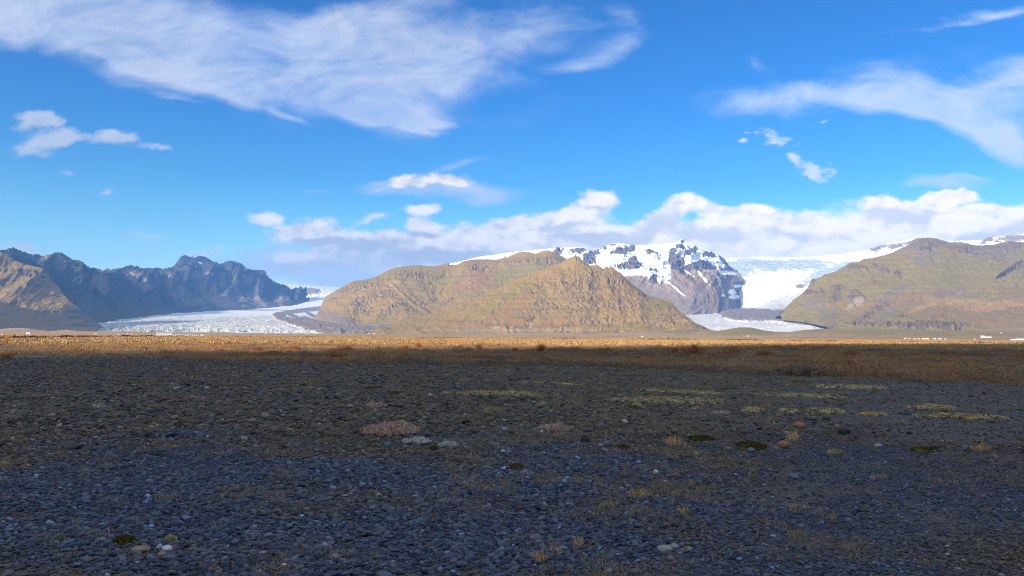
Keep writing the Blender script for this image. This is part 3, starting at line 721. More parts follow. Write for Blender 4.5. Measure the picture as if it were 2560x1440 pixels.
# ================= right hill =================
crest = [(1930, 1940, 792, 6900), (1950, 1952, 781, 6900), (1962, 1962, 772, 6950), (1975, 1975, 758, 6980), (1985, 1985, 748, 7000), (2000, 2000, 738, 7020), (2012, 2012, 727, 7050), (2021, 2021, 716, 7070), (2026, 2026, 708, 7090), (2029, 2029, 697, 7100), (2040, 2040, 697, 7130), (2052, 2052, 693, 7160), (2060, 2060, 686, 7190), (2075, 2075, 684, 7220), (2090, 2090, 678, 7260), (2105, 2105, 668, 7300), (2112, 2112, 666, 7330), (2122, 2122, 658, 7350), (2128, 2128, 656, 7370), (2145, 2145, 655, 7400), (2160, 2160, 647, 7440), (2180, 2180, 645, 7480),
         (2200, 2200, 640, 7520), (2225, 2225, 634, 7560), (2245, 2245, 624, 7600), (2260, 2260, 617, 7620), (2275, 2275, 609, 7640), (2281, 2281, 601, 7650), (2290, 2290, 596, 7660), (2305, 2305, 595, 7670), (2320, 2320, 594, 7680), (2340, 2340, 596, 7690), (2355, 2355, 601, 7700), (2378, 2378, 606, 7710), (2400, 2400, 605, 7720), (2420, 2420, 608, 7730), (2428, 2428, 612, 7740), (2445, 2445, 614, 7750), (2480, 2480, 612, 7760), (2520, 2520, 603, 7800), (2560, 2560, 606, 7900), (2640, 2640, 600, 8000), (2800, 2800, 590, 8000), (3100, 3100, 600, 8000)]
foot = [(1930, 1958, 800, 6650), (1985, 2010, 806, 6400), (2040, 2062, 816, 6000), (2110, 2100, 832, 5400), (2200, ('w', 2380, 4980, -30)), (2300, ('w', 2600, 4850, -30)), (2600, ('w', 3300, 4700, -30)), (3100, ('w', 5000, 4600, -30))]
S, tt, G = loft([(0, foot), (0.12, midcurve(0.12, 0.11, 60, 1930, 3100, crest, foot)), (0.4, midcurve(0.42, 0.30, 60, 1930, 3100, crest, foot)), (0.8, midcurve(0.8, 0.74, 60, 1930, 3100, crest, foot)), (1, crest)], 1930, 3100, 1150, 330, (450, -30), jag=(6, 10))
F = flowc(G); N = normals(G); E = ridge_env(tt, 0.05, 0.99)
cl = spots(G, [(2320, 605, 38, 9), (2310, 618, 40, 10), (2350, 612, 40, 8), (2420, 620, 50, 7), (2125, 665, 12, 6), (2150, 670, 26, 6, 10), (2245, 682, 12, 10, 30), (2200, 668, 26, 7, 25), (2090, 742, 14, 20), (2095, 718, 26, 6), (2050, 735, 14, 14), (2020, 730, 14, 8), (2140, 745, 22, 20, 30), (2260, 720, 8, 4), (2260, 793, 20, 4), (2180, 780, 60, 7, -28),
                (2460, 640, 60, 8, 10), (2530, 615, 60, 10, -10), (2470, 622, 40, 12), (2516, 680, 34, 4, -32), (2550, 662, 22, 7, -20)], 0.45, 80, 3.0)  # last two spots paint the far-right gully's shadow as dark rock
cliffb = spots(G, [(2160, 811, 50, 5, 2), (2230, 812, 40, 6, 4), (2300, 815, 55, 9), (2370, 818, 50, 9, 2)], .25, 60, 2.0)
gu = gullies(F, 420, 3.0, 51.0, .7, 3); gf = gullies(F, 95, 2.8, 52.0, .6, 5)
disp = (gu - .3) * 22 + (gf - .3) * 9 + fbm(G / 60, 5, .6, ridged=True) * 4 + cl * ((gullies(F, 48, 1.8, 53.) - .2) * 44 - 6) + cliffb * ((gullies(F, 44, 3.0, 54., .3) - .3) * 46)
bed = perlin(np.stack([G[..., 0] / 1600, G[..., 1] / 1600, G[..., 2] / 32], -1)); disp = disp + bed * 7
disp = disp - 60 * spots(G, [(2520, 679, 34, 5, -32), (2550, 662, 22, 8, -20)], .2, 60, 2.)
G = G + N * (disp * E)[..., None]
ln = fbm(G / 500, 4)
rd = spots(G, [(2420, 790, 190, 22, 5), (2540, 780, 60, 40), (2280, 750, 110, 18, -12), (2350, 770, 90, 22), (2500, 800, 90, 24)], .9, 180, 8.0) * .5
gd = spots(G, [(2420, 757, 110, 10, 4), (2330, 760, 70, 5, -20), (2520, 760, 60, 8), (2450, 772, 60, 6)], .5, 120, 4.0) * .9
gy = spots(G, [(2310, 640, 34, 22, -20), (2050, 770, 60, 14, 30), (2290, 625, 30, 12), (2480, 630, 70, 20), (2210, 790, 60, 9, -28), (2220, 745, 60, 12, -35), (2380, 735, 60, 10)], .9, 110, 9.) * .5
gr = sstep(ln, -.35, .2) * .75 * (1 - rd)
build('hill_green', G, M_OLIVE, dict(rock=np.maximum(cl, cliffb * 1.2), green=gr, red=rd, gold=gd, pale=.8 * spots(G, [(2145, 755, 16, 12, -30), (2128, 765, 14, 6, -30)], .4, 50, 1.), grey=gy * (1 - cliffb)), F)

# ================= snow dome far right =================
crest = [(0, 1780, 648, 12570), (1, 1830, 643, 12570), (2, 1900, 641, 12570), (3, 1970, 642, 12570), (4, 2020, 642, 12570), (5, 2060, 638, 12570), (6, 2110, 634, 12460), (7, 2160, 626, 12350), (8, 2200, 617, 12295), (9, 2230, 608, 12240), (10, 2262, 601, 12185), (11, 2285, 596, 12130), (12, 2350, 603, 12020), (13, 2440, 610, 12020), (14, 2500, 592, 12020), (15, 2560, 584, 12020), (16, 2700, 575, 12020), (17, 2900, 570, 12020)]
front = [(0, 1700, 826, 5900), (3, 1800, 842, 5500), (5, 2060, 842, 5300), (8, 2250, 842, 5300), (17, 2900, 842, 6500)]
r1 = [(0, 1690, 795, 7100), (2, 1760, 804, 6900), (4, 1900, 806, 6800), (6, 2040, 810, 6700), (8, 2200, 806, 6900), (17, 2900, 790, 8000)]
r2 = [(0, 1700, 781, 9600), (2, 1850, 769, 9700), (4, 1990, 765, 9700), (6, 2070, 765, 9700), (8, 2250, 760, 9800), (17, 2900, 720, 9820)]
r3 = [(0, 1780, 700, 10535), (2, 1860, 712, 10535), (4, 1960, 712, 10590), (6, 2040, 705, 10645), (8, 2150, 690, 10755), (11, 2285, 640, 10920), (17, 2900, 620, 11030)]
r4 = [(0, 1780, 662, 11635), (2, 1880, 668, 11580), (4, 1990, 668, 11635), (6, 2080, 660, 11690), (8, 2190, 640, 11635), (10, 2260, 619, 11635), (12, 2400, 606, 11580), (14, 2520, 600, 11470), (17, 2900, 590, 11470)]
S, tt, G = loft([(0, front), (.16, r1), (.3, r2), (.58, r3), (.8, r4), (1, crest)], 0, 17, 1300, 420, (1500, 800), soft=None, smooth=(20, 20, 20, 20, 10, 6))
N = normals(G)
cv = crev(G, 55, 0.15, 61., 2.5); cv2 = crev(G, 130, -0.2, 62., 2.0)
px, py = proj(G)
tl = 1 - sstep(tt, .2, .34)[:, None]
fall = sstep(tt, .3, .4)[:, None] * (1 - sstep(tt, .86, .96)[:, None])
disp = tl * ((cv - .3) * 12) + fall * ((cv - .3) * 12 + (cv2 - .3) * 22) + perlin(G / 900.) * 40 * fall
rocky = spots(G, [(2200, 612, 30, 8, -14), (2240, 620, 20, 8, -14), (2190, 620, 16, 12, 0), (2270, 610, 12, 5, -20), (2490, 586, 22, 6, -20), (2540, 600, 40, 8, -5), (2470, 603, 20, 4, -20), (2252, 598, 5, 4), (2550, 618, 14, 5)], .7, 90, 2.0, .3)
disp = disp + rocky * gullies(flowc(G), 80, 1.5, 66.) * 30
deb = spots(G, [(1880, 790, 76, 14, 2), (1960, 794, 90, 14, 3), (2040, 798, 90, 12, 5), (1940, 795, 90, 12, 5), (2000, 803, 90, 12, 5), (2060, 806, 70, 7, 5), (1830, 797, 26, 5, 10), (2110, 812, 40, 6)], .35, 90, 4.0, .3)
knob = spots(G, [(2000, 715, 11, 5)], .3, 30, 4.0, .3)
disp = disp + deb * 30
G = G + N * disp[..., None]
blue = spots(G, [(1900, 660, 130, 18), (1850, 668, 50, 22), (2000, 662, 90, 16), (2060, 690, 50, 22, -20), (2110, 665, 50, 12, -14)], .5, 300, 4., .5)
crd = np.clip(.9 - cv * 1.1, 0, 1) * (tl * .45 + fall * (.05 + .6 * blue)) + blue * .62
gm = tl * .55 + .8 * spots(G, [(1970, 750, 70, 14, -15), (1960, 765, 60, 8)], .4, 120, 3.)
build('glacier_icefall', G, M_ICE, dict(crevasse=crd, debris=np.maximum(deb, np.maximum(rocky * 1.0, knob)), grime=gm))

# ================= left glacier =================
f0 = [(0, 150, 846, 5000), (1, 1050, 846, 5000)]
f1 = [(0, 150, 826, 5250), (.15, 262, 826, 5250), (.3, 400, 824, 5250), (.5, 560, 822, 5250), (.7, 760, 825, 5250), (.85, 870, 832, 5250), (1, 1050, 838, 5250)]
f2 = [(0, 200, 812, 6200), (.3, 430, 806, 6200), (.6, 700, 803, 6300), (.85, 880, 812, 6400), (1, 1000, 820, 6400)]
f3 = [(0, 250, 793, 7800), (.3, 420, 787, 8000), (.6, 680, 786, 8000), (.85, 830, 792, 8000), (1, 950, 800, 8000)]
f4 = [(0, 350, 780, 9800), (.3, 500, 777, 10000), (.6, 690, 773, 10200), (.85, 820, 773, 10200), (1, 950, 775, 10200)]
f5 = [(0, 480, 772, 11500), (.3, 620, 768, 11686), (.6, 740, 757, 11872), (.85, 830, 752, 11872), (1, 950, 752, 11872)]
f6 = [(0, 600, 760, 12926), (.3, 700, 748, 13112), (.6, 770, 742, 13236), (.85, 830, 738, 13236), (1, 950, 738, 13236)]
f7 = [(0, 600, 722, 14166), (.3, 690, 724, 14352), (.6, 760, 724, 14476), (.85, 830, 728, 14476), (1, 950, 733, 14476)]
f8 = [(0, 560, 700, 16956), (.3, 690, 707, 16956), (.45, 730, 710, 16956), (.6, 770, 713, 16956), (.85, 835, 718, 16956), (1, 950, 724, 16956)]
S, tt, G = loft([(0, f0), (.05, f1), (.25, f2), (.42, f3), (.58, f4), (.7, f5), (.8, f6), (.9, f7), (1, f8)], 0, 1, 1400, 560, (1500, 500), soft=None, smooth=(5, 20, 20, 20, 20, 20, 20, 20, 20))
N = normals(G)
cv = crev(G, 26, 0.5, 71., 2.6, 5); cv2 = crev(G, 95, -.35, 72., 2.0)
px, py = proj(G)
front_ = (1 - sstep(tt, .3, .5)[:, None])
fall = (sstep(tt, .78, .82) * (1 - sstep(tt, .92, .95)))[:, None]
med = []
path = [(818, 770, 4), (800, 771, 5), (765, 775, 5), (720, 781, 5), (700, 786, 5), (694, 790, 6), (700, 796, 7), (720, 803, 7), (745, 811, 8), (775, 820, 8), (810, 828, 9), (850, 834, 9)]
for (a, b, w), (c, d_, w2) in zip(path[:-1], path[1:]):
    for k in np.linspace(0, 1, 6)[:-1]:
        med.append((a + (c - a) * k, b + (d_ - b) * k, 9 if b < 785 else 13, w + (w2 - w) * k, 15))
deb = spots(G, med, .22, 50, 4., .25)
deb2 = spots(G, [(830, 818, 50, 12, 20), (780, 806, 30, 9, 25), (860, 822, 60, 14, 10), (900, 828, 60, 8), (740, 795, 24, 6, 25), (470, 770, 100, 2.0), (640, 775, 80, 1.5), (800, 800, 50, 5, 30)], .3, 60, 5., .3)
rk = spots(G, [(765, 732, 38, 9, -4), (735, 745, 20, 9)], .4, 120, 6., .25)
amp = front_ * (2 + 7 * sstep(py, 782, 798) + 7 * sstep(py, 805, 825))
disp = amp * (cv - .25) + (cv2 - .3) * 9 * front_ + fall * (cv2 - .3) * 60 + (deb * 1.0 + deb2 * .5) * 12 * front_
disp = disp * sstep(tt, 0, .04)[:, None]
G = G + N * disp[..., None]
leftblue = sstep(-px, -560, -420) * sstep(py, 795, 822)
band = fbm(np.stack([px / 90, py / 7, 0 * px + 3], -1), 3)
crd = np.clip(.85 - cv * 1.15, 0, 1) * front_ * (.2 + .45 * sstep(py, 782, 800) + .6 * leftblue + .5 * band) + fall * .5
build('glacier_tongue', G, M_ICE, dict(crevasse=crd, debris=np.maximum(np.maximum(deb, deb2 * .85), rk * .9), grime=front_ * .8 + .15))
# ------------------------------------------------------------------ plain
RR = np.concatenate([[0.0], np.geomspace(1.0, 4.0, 14), np.geomspace(4.1, 320, 420), np.geomspace(330, 60000, 110)])
AZ = np.concatenate([np.linspace(-0.68, 0.68, 620), np.linspace(0.72, 2 * math.pi - 0.72, 90)])
rr, az = np.meshgrid(RR, AZ, indexing='ij')
GX, GY = rr * np.sin(az), rr * np.cos(az)
# edge of the bare gravel (world metres), read along the vegetation line
_e = [ground(x, y) for x, y in ((-200, 884), (0, 889), (350, 893), (640, 902), (1000, 908), (1280, 915), (1600, 925), (1900, 938), (2240, 951), (2560, 963), (2800, 975))]
EDGE = np.array(_e)
EDIR = (EDGE[-2] - EDGE[1])[:2]; EDIR /= np.linalg.norm(EDIR)
ENRM = np.array([-EDIR[1], EDIR[0]])
if ENRM[1] < 0: ENRM = -ENRM
ECEN = EDGE[:, :2].mean(0)
def past_edge(x, y):
    """metres beyond the edge of the gravel"""
    s = (x - ECEN[0]) * EDIR[0] + (y - ECEN[1]) * EDIR[1]
    es = (EDGE[:, :2] - ECEN) @ EDIR; en = (EDGE[:, :2] - ECEN) @ ENRM
    o = np.argsort(es)
    return (x - ECEN[0]) * ENRM[0] + (y - ECEN[1]) * ENRM[1] - np.interp(s, es[o], en[o])
def ground_z(x, y):
    r = np.hypot(x, y)
    p = np.stack([x, y, np.zeros_like(x)], -1)
    z = 0.020 * perlin(p / 1.7) + 0.012 * perlin(p / 0.55 + 9) + 0.05 * perlin(p / 7.0 + 3) * sstep(r, 3, 20)
    pe = past_edge(x, y)
    z = z + sstep(pe, -1, 6) * (0.10 * np.abs(perlin(p / 2.6 + 30)) + 0.10 * perlin(p / 9.0 + 5))
    return z * (1 - sstep(r, 300, 900))
GZ = ground_z(GX, GY)
GZ[0] = GZ[0].mean()
me = raw_mesh('ground', np.stack([GX, GY, GZ], -1).reshape(-1, 3), grid_faces(len(RR), len(AZ), wrap=True))
attr(me, 'past', np.clip(past_edge(GX, GY), -400, 5000))
m = NT('black_gravel_and_heath')
pos = m.pos(); past = m.attr('past')
v1 = m.t.nodes.new('ShaderNodeTexVoronoi'); v1.inputs['Scale'].default_value = 38; m.put(v1.inputs['Vector'], pos)
v2 = m.t.nodes.new('ShaderNodeTexVoronoi'); v2.inputs['Scale'].default_value = 15; m.put(v2.inputs['Vector'], pos)
v3 = m.t.nodes.new('ShaderNodeTexVoronoi'); v3.inputs['Scale'].default_value = 5.5; m.put(v3.inputs['Vector'], pos)
patch = m.noise(pos, 0.35, 5, 0.6)
patch2 = m.noise(pos, 1.3, 5, 0.65)
cellv = m.n('ShaderNodeSeparateColor', i_0=v1.outputs['Color']).outputs[0]
cell2 = m.n('ShaderNodeSeparateColor', i_0=v2.outputs['Color']).outputs[1]
gc = m.mix(cellv, (0.048, 0.041, 0.037), (0.134, 0.112, 0.095))
gc = m.mix(m.math('MULTIPLY', m.step(cell2, 0.55, 0.95), 0.5), gc, (0.15, 0.135, 0.12))
gc = m.mix(m.math('MULTIPLY', m.step(patch, 0.52, 0.66), 0.30), gc, (0.035, 0.048, 0.085))  # bluish patches imitate sky light in the gravel colour
gc = m.mix(m.math('MULTIPLY', m.step(patch2, 0.55, 0.72), 0.45), gc, (0.10, 0.080, 0.052))
heathn = m.noise(pos, 0.22, 6, 0.65)
heathf = m.noise(m.vmath('MULTIPLY', pos, (1, 1, 1)), 2.2, 6, 0.7)
hcn = m.ramp(m.math('ADD', m.math('MULTIPLY', heathn, 0.6), m.math('MULTIPLY', heathf, 0.4)),
            [(0.34, (0.06, 0.052, 0.050)), (0.43, (0.12, 0.075, 0.045)), (0.50, (0.18, 0.13, 0.06)), (0.57, (0.11, 0.09, 0.055)), (0.66, (0.25, 0.165, 0.085))])
edge = m.math('ADD', past, m.math('MULTIPLY', m.math('SUBTRACT', m.noise(pos, 0.5, 5, 0.6), 0.5), 3.5))
c = m.mix(m.step(edge, -0.4, 0.5), gc, hcn)
farn = m.noise(m.vmath('MULTIPLY', pos, (0.35, 1, 1)), 0.012, 6, 0.6)
fc = m.ramp(farn, [(0.35, (0.34, 0.19, 0.085)), (0.5, (0.50, 0.31, 0.145)), (0.62, (0.42, 0.27, 0.12)), (0.7, (0.31, 0.155, 0.07))])
c = m.mix(m.step(past, 70, 170), c, fc)
vfc = m.ramp(m.noise(m.vmath('MULTIPLY', pos, (0.5, 1, 1)), 0.0022, 5, 0.6), [(0.4, (0.54, 0.33, 0.15)), (0.55, (0.44, 0.29, 0.14)), (0.65, (0.48, 0.26, 0.12))])
c = m.mix(m.step(past, 500, 1500), c, vfc)
h = m.math('ADD', m.math('MULTIPLY', m.math('SUBTRACT', 1, v1.outputs['Distance']), 0.3), m.math('MULTIPLY', m.math('SUBTRACT', 1, v2.outputs['Distance']), 0.8))
b1 = m.bump(h, 0.9, 0.03)
b2 = m.bump(heathf, 1.0, 0.25, b1)
gm_ = m.out(c, 0.85, b2, 0.25)
go_ = link('ground', me, gm_); go_['kind'] = 'structure'

# ------------------------------------------------------------------ foreland: low rises before the mountains
top = [(-200, 820, 4100), (0, 823, 4100), (30, 820, 4100), (60, 820, 4100), (100, 825, 4100), (130, 828, 4100), (170, 824, 4100), (215, 829, 4100), (300, 827, 4100), (400, 831, 4000), (470, 831, 4000), (560, 830, 4000), (600, 832, 4000), (700, 834, 4000), (860, 834, 4000), (1000, 834, 3950), (1200, 834, 3900), (1300, 832, 3900), (1500, 832, 3900), (1640, 830, 3900),
       (1725, 822, 4100), (1760, 824, 4300), (1795, 827, 4400), (1825, 822, 4400), (1850, 818, 4400), (1880, 819, 4400), (1905, 825, 4400), (1935, 829, 4400), (1980, 829, 4400), (2010, 825, 4400), (2050, 822, 4400), (2100, 821, 4350), (2130, 818, 4350), (2160, 819, 4350), (2200, 823, 4350), (2260, 824, 4350), (2300, 824, 4350), (2360, 827, 4350), (2420, 826, 4350), (2480, 822, 4350), (2560, 820, 4350), (2800, 815, 4350)]
top = [(p[0], *p) for p in top]
fr = [(x, x, hz(x) + 0.3, 1500) for x in (-200, 0, 600, 1200, 1900, 2500, 2800)]
fr = [(s, ('w', *(P(x, y, d)[:2]), -6)) for s, x, y, d in fr]
md = [(x, x, (hz(x)) - a, 2900) for x, a in ((-200, 4), (0, 4), (600, 3), (1200, 3), (1700, 6), (1950, 8), (2300, 9), (2560, 9), (2800, 9))]
S, tt, G = loft([(0, fr), (.5, md), (1, top)], -200, 2800, 900, 130, (900, -30), soft=None)
N = normals(G)
nz = fbm(np.concatenate([G[..., :2] / 500, 0 * G[..., :1]], -1), 5, .55)
G[..., 2] += nz * 10 * (sstep(tt, .15, .5) * (1 - sstep(tt, .9, 1)))[:, None]
F = flowc(G)
gr = spots(G, [(1860, 828, 110, 9), (2150, 828, 200, 9), (2420, 832, 200, 8), (1700, 828, 60, 6)], .5, 200, 3.) * .8
rd = spots(G, [(2480, 842, 120, 8), (2350, 838, 60, 4), (2300, 842, 300, 6)], .5, 200, 5.) * .5
M_FORE = rock_mat('outwash_grassland', (0.46, 0.30, 0.155), (0.39, 0.27, 0.14), (0.2, 0.16, 0.14), (0.33, 0.25, 0.18), 0.5, slope=(0.3, 0.1))
build('foreland', G, M_FORE, dict(rock=0 * gr, green=gr, red=rd, gold=0 * gr, pale=0 * gr, grey=0 * gr), F)

# ------------------------------------------------------------------ unseen hill added behind the camera, profile shaped to shade the near plain
TAN = math.tan(SUN_EL)
FW = -SUNV[:2]                                   # the way the shadows fall
PR = np.array([FW[1], -FW[0]])                   # to the right of it
def hp(w, l, z): return ('w', PR[0] * w + FW[0] * l, PR[1] * w + FW[1] * l, z)
T_ = 3000.0
prof = [(w, z if z <= 20 else z - 1000 * TAN + 3000 * TAN) for w, z in ((-420, -20), (-200, 20), (-100, 60), (-76, 190), (-67, 290), (-62, 330), (-56, 360), (-42, 384), (-18, 403), (60, 415), (260, 430), (520, 445), (900, 430), (1500, 380), (2300, 300), (3400, -200))]
cr = [(i, hp(w, -T_, z)) for i, (w, z) in enumerate(prof)]
ft = [(i, hp(w - (60 if w > -60 else 0), -T_ + 1600 + 0.1 * abs(w), -20)) for i, (w, z) in enumerate(prof)]
S, tt, G = loft([(0, ft), (.5, [(i, hp(w, -T_ + 850, z * .45)) for i, (w, z) in enumerate(prof)]), (1, cr)], 0, len(prof) - 1, 420, 90, (1800, -20), soft=None, smooth=(12, 6, 0))
N = normals(G)
G = G + N * (fbm(G / 60, 5, .55) * 12 * ridge_env(tt, .1, 1.0))[..., None]
z = np.zeros(G.shape[:2])
build('unseen_shade_hill', G, M_OLIVE, dict(rock=z, green=z, red=z, gold=z, pale=z, grey=z), flowc(G))

# ------------------------------------------------------------------ air
HZ_TOP = 2000.0
hv = D.meshes.new('haze')
x0, x1, y0, y1, z0, z1 = -13000, 15000, -6500, 18600, -60, HZ_TOP
hvv = [(x, y, z) for x in (x0, x1) for y in (y0, y1) for z in (z0, z1)]
hv.from_pydata(hvv, [], [(0, 1, 3, 2), (4, 6, 7, 5), (0, 4, 5, 1), (2, 3, 7, 6), (0, 2, 6, 4), (1, 5, 7, 3)])
hm = D.materials.new('air'); hm.use_nodes = True
nt = hm.node_tree; nt.nodes.clear()
pv = nt.nodes.new('ShaderNodeVolumePrincipled'); ho = nt.nodes.new('ShaderNodeOutputMaterial')
pv.inputs['Color'].default_value = (0.17, 0.43, 1.0, 1)
pv.inputs['Density'].default_value = 0.000041
pv.inputs['Anisotropy'].default_value = 0.0
nt.links.new(pv.outputs[0], ho.inputs['Volume'])
h_ = link('haze', hv, hm); h_['kind'] = 'stuff'
# ------------------------------------------------------------------ foreground helpers
def add_uv_mesh(name, V, Fc, mat, parent=None, smooth=True):
    me = raw_mesh(name, V, Fc, smooth)
    return link(name, me, mat, parent)

def ico(sub):
    import bmesh
    bm = bmesh.new(); bmesh.ops.create_icosphere(bm, subdivisions=sub, radius=1)
    V = np.array([v.co[:] for v in bm.verts]); Fc = np.array([[v.index for v in f.verts] for f in bm.faces]); bm.free()
    return V, Fc
ICO2, ICO3 = ico(2), ico(3)

def stone_verts(base, seed, flat=0.55, lump=0.28, angular=0.0):
    V = base[0].copy()
    n = V / np.linalg.norm(V, axis=1)[:, None]
    r = 1 + lump * perlin(n * 1.1 + seed * 3.7) + lump * 0.35 * perlin(n * 2.7 + seed * 9.1)
    if angular:
        rg = np.random.default_rng(seed)
        for k in range(9):
            d_ = rg.normal(size=3); d_ /= np.linalg.norm(d_)
            h = n @ d_ * r
            cut = rg.uniform(.62, .88)
            r = np.where(h > cut, r * (1 - angular * (1 - cut / np.maximum(h, 1e-6))), r)
    V = n * r[:, None]
    V[:, 2] *= flat
    return V

def stone_mat(name, c1, c2, pick=None, spec=0.25):
    m = NT(name)
    oi = m.t.nodes.new('ShaderNodeObjectInfo')
    tcn = m.t.nodes.new('ShaderNodeTexCoord').outputs['Object']
    n = m.noise(tcn, 3.0, 5, 0.7)
    if pick:
        c = m.ramp(oi.outputs['Random'], pick, 'LINEAR')
    else:
        c = m.mix(n, c1, c2)
    c = m.mix(1.0, c, m.ramp(n, [(0.3, (0.62, 0.62, 0.62)), (0.7, (1.3, 1.3, 1.3))]), 'MULTIPLY')
    if pick:
        # bluish sky-light cast painted into the stone colour, stronger near the camera
        loc = oi.outputs['Location']
        near = m.step(m.vmath('LENGTH', loc), 7.0, 15.0, 0.19, -0.05)
        lx = m.n('ShaderNodeSeparateXYZ', i_0=loc)
        pn = m.math('ADD', m.noise(loc, 0.30, 4, 0.6), near)
        c = m.mix(m.math('MULTIPLY', m.step(pn, 0.50, 0.68), 0.75), c, m.mix(1.0, c, (0.50, 0.93, 2.1), 'MULTIPLY'))
    b = m.bump(m.noise(tcn, 9.0, 4, 0.7), 0.5, 0.12)
    return m.out(c, 0.75, b, spec)

M_PEB = stone_mat('pebbles', None, None, pick=[(0.0, (0.043, 0.037, 0.033)), (0.25, (0.080, 0.065, 0.055)), (0.5, (0.119, 0.097, 0.079)), (0.68, (0.162, 0.124, 0.090)), (0.82, (0.227, 0.143, 0.075)), (0.93, (0.198, 0.156, 0.114)), (0.985, (0.326, 0.269, 0.209)), (1.0, (0.543, 0.466, 0.371))])

# prototypes for scattering live in a collection that is not part of the scene itself
def protos(name, items):
    c = D.collections.new(name)
    for i, (V, Fc, mat, sm) in enumerate(items):
        me = raw_mesh('%s_%02d' % (name, i), V, Fc, sm); me.materials.append(mat)
        c.objects.link(D.objects.new('%s_%02d' % (name, i), me))
    return c

def scatter(name, pts, rot, scl, idx, coll):
    """one object whose points carry instances of the prototypes"""
    me = D.meshes.new(name)
    me.vertices.add(len(pts)); me.vertices.foreach_set('co', np.asarray(pts, np.float32).ravel())
    attrv(me, 'rot', rot); attrv(me, 'scl', scl)
    at = me.attributes.new('idx', 'INT', 'POINT'); at.data.foreach_set('value', np.asarray(idx, np.int32))
    o = link(name, me)
    g = D.node_groups.new(name, 'GeometryNodeTree')
    g.interface.new_socket('Geometry', in_out='INPUT', socket_type='NodeSocketGeometry')
    g.interface.new_socket('Geometry', in_out='OUTPUT', socket_type='NodeSocketGeometry')
    N_ = g.nodes.new
    gi, go = N_('NodeGroupInput'), N_('NodeGroupOutput')
    ip = N_('GeometryNodeInstanceOnPoints'); ci = N_('GeometryNodeCollectionInfo')
    ci.inputs['Collection'].default_value = coll
    ci.inputs['Separate Children'].default_value = True; ci.inputs['Reset Children'].default_value = True
    def na(nm, ty):
        a = N_('GeometryNodeInputNamedAttribute'); a.data_type = ty; a.inputs['Name'].default_value = nm
        return a.outputs['Attribute']
    L = g.links.new
    L(gi.outputs[0], ip.inputs['Points']); L(ci.outputs[0], ip.inputs['Instance'])
    ip.inputs['Pick Instance'].default_value = True
    L(na('idx', 'INT'), ip.inputs['Instance Index'])
    er = N_('FunctionNodeEulerToRotation'); L(na('rot', 'FLOAT_VECTOR'), er.inputs[0]); L(er.outputs[0], ip.inputs['Rotation'])
    L(na('scl', 'FLOAT_VECTOR'), ip.inputs['Scale'])
    L(ip.outputs[0], go.inputs[0])
    md = o.modifiers.new('scatter', 'NODES'); md.node_group = g
    o['kind'] = 'stuff'
    return o

def gz(x, y):
    return ground_z(np.asarray(x, float), np.asarray(y, float))

# ---- gravel of the near plain
prot = protos('pebble', [(*[stone_verts(ICO2, 100 + k, RNG.uniform(.42, .75), .35, .8 if k % 3 else .2)], ICO2[1], M_PEB, True) for k in range(10)])
def in_view(n, r0, r1, power, amax=0.66):
    u = RNG.random(n)
    r = (r0 ** power + u * (r1 ** power - r0 ** power)) ** (1 / power)
    a = RNG.uniform(-amax, amax, n)
    return r * np.sin(a), r * np.cos(a), r
def pebbles(n, r0, r1, power, smin, smax, k, sink=.25):
    x, y, r = in_view(n, r0, r1, power)
    s = smin * (1 - RNG.random(n) * (1 - (smin / smax) ** k)) ** (-1 / k)
    # fine gravel lies towards the right, coarse pebbles to the left and middle
    fine_side = sstep(x / np.maximum(y, 1), 0.05, 0.5) * (1 - .0 * r)
    s = s * (1 - 0.42 * fine_side)
    z = gz(x, y) + s * .35
    rot = np.stack([RNG.normal(0, .25, n), RNG.normal(0, .25, n), RNG.uniform(0, 6.28, n)], 1)
    sc = np.stack([s * RNG.uniform(.8, 1.5, n), s * RNG.uniform(.7, 1.1, n), s * RNG.uniform(.7, 1.2, n)], 1)
    return np.stack([x, y, z], 1), rot, sc, RNG.integers(0, 10, n)
sets = [pebbles(210000, 4.2, 14, 1.25, .009, .036, 2.2), pebbles(6000, 4.2, 16, 1.4, .024, .046, 3.0),
        pebbles(80000, 13, 58, 1.1, .020, .06, 2.4), pebbles(9000, 12, 60, 1.1, .04, .10, 3.0), pebbles(500, 13, 45, 1.1, .06, .12, 4.0)]
pp, ro, sc_, ix = [np.concatenate([s[k] for s in sets]) for k in range(4)]
cover = fbm(np.stack([pp[:, 0] / 2.2, pp[:, 1] / 1.4, 0 * pp[:, 0] + 6], -1), 4)
keep = (past_edge(pp[:, 0], pp[:, 1]) < 0.5) & (RNG.random(len(pp)) < 1.0 - .75 * sstep(cover, .02, .28) * (sc_[:, 0] < .05))
scatter('gravel', pp[keep], ro[keep], sc_[keep], ix[keep], prot)

# ------------------------------------------------------------------ leaves, blades, plants
def plant_mat(name, stops, rough=0.85, grey=False, by_loc=None):
    """stops: colours chosen by the per-leaf attribute 'pick' (or per instance)"""
    m = NT(name)
    if by_loc:
        oi = m.t.nodes.new('ShaderNodeObjectInfo')
        loc = m.vmath('MULTIPLY', oi.outputs['Location'], (0.55, 1, 1))
        f = m.noise(loc, by_loc, 5, 0.62)
        f = m.math('ADD', f, m.math('MULTIPLY', m.math('SUBTRACT', oi.outputs['Random'], 0.5), 0.16))
    else:
        f = m.attr('pick')
    c = m.ramp(f, stops)
    if by_loc and grey:
        c = m.mix(m.math('MULTIPLY', m.step(m.noise(loc, 0.045, 4, 0.6), 0.42, 0.58), 0.75), c, (0.15, 0.125, 0.105))
    if by_loc:
        c = m.mix(1.0, c, m.ramp(m.attr('pick'), [(0, (0.6, 0.6, 0.6)), (1, (1.35, 1.35, 1.35))]), 'MULTIPLY')
    return m.out(c, rough, None, 0.15)

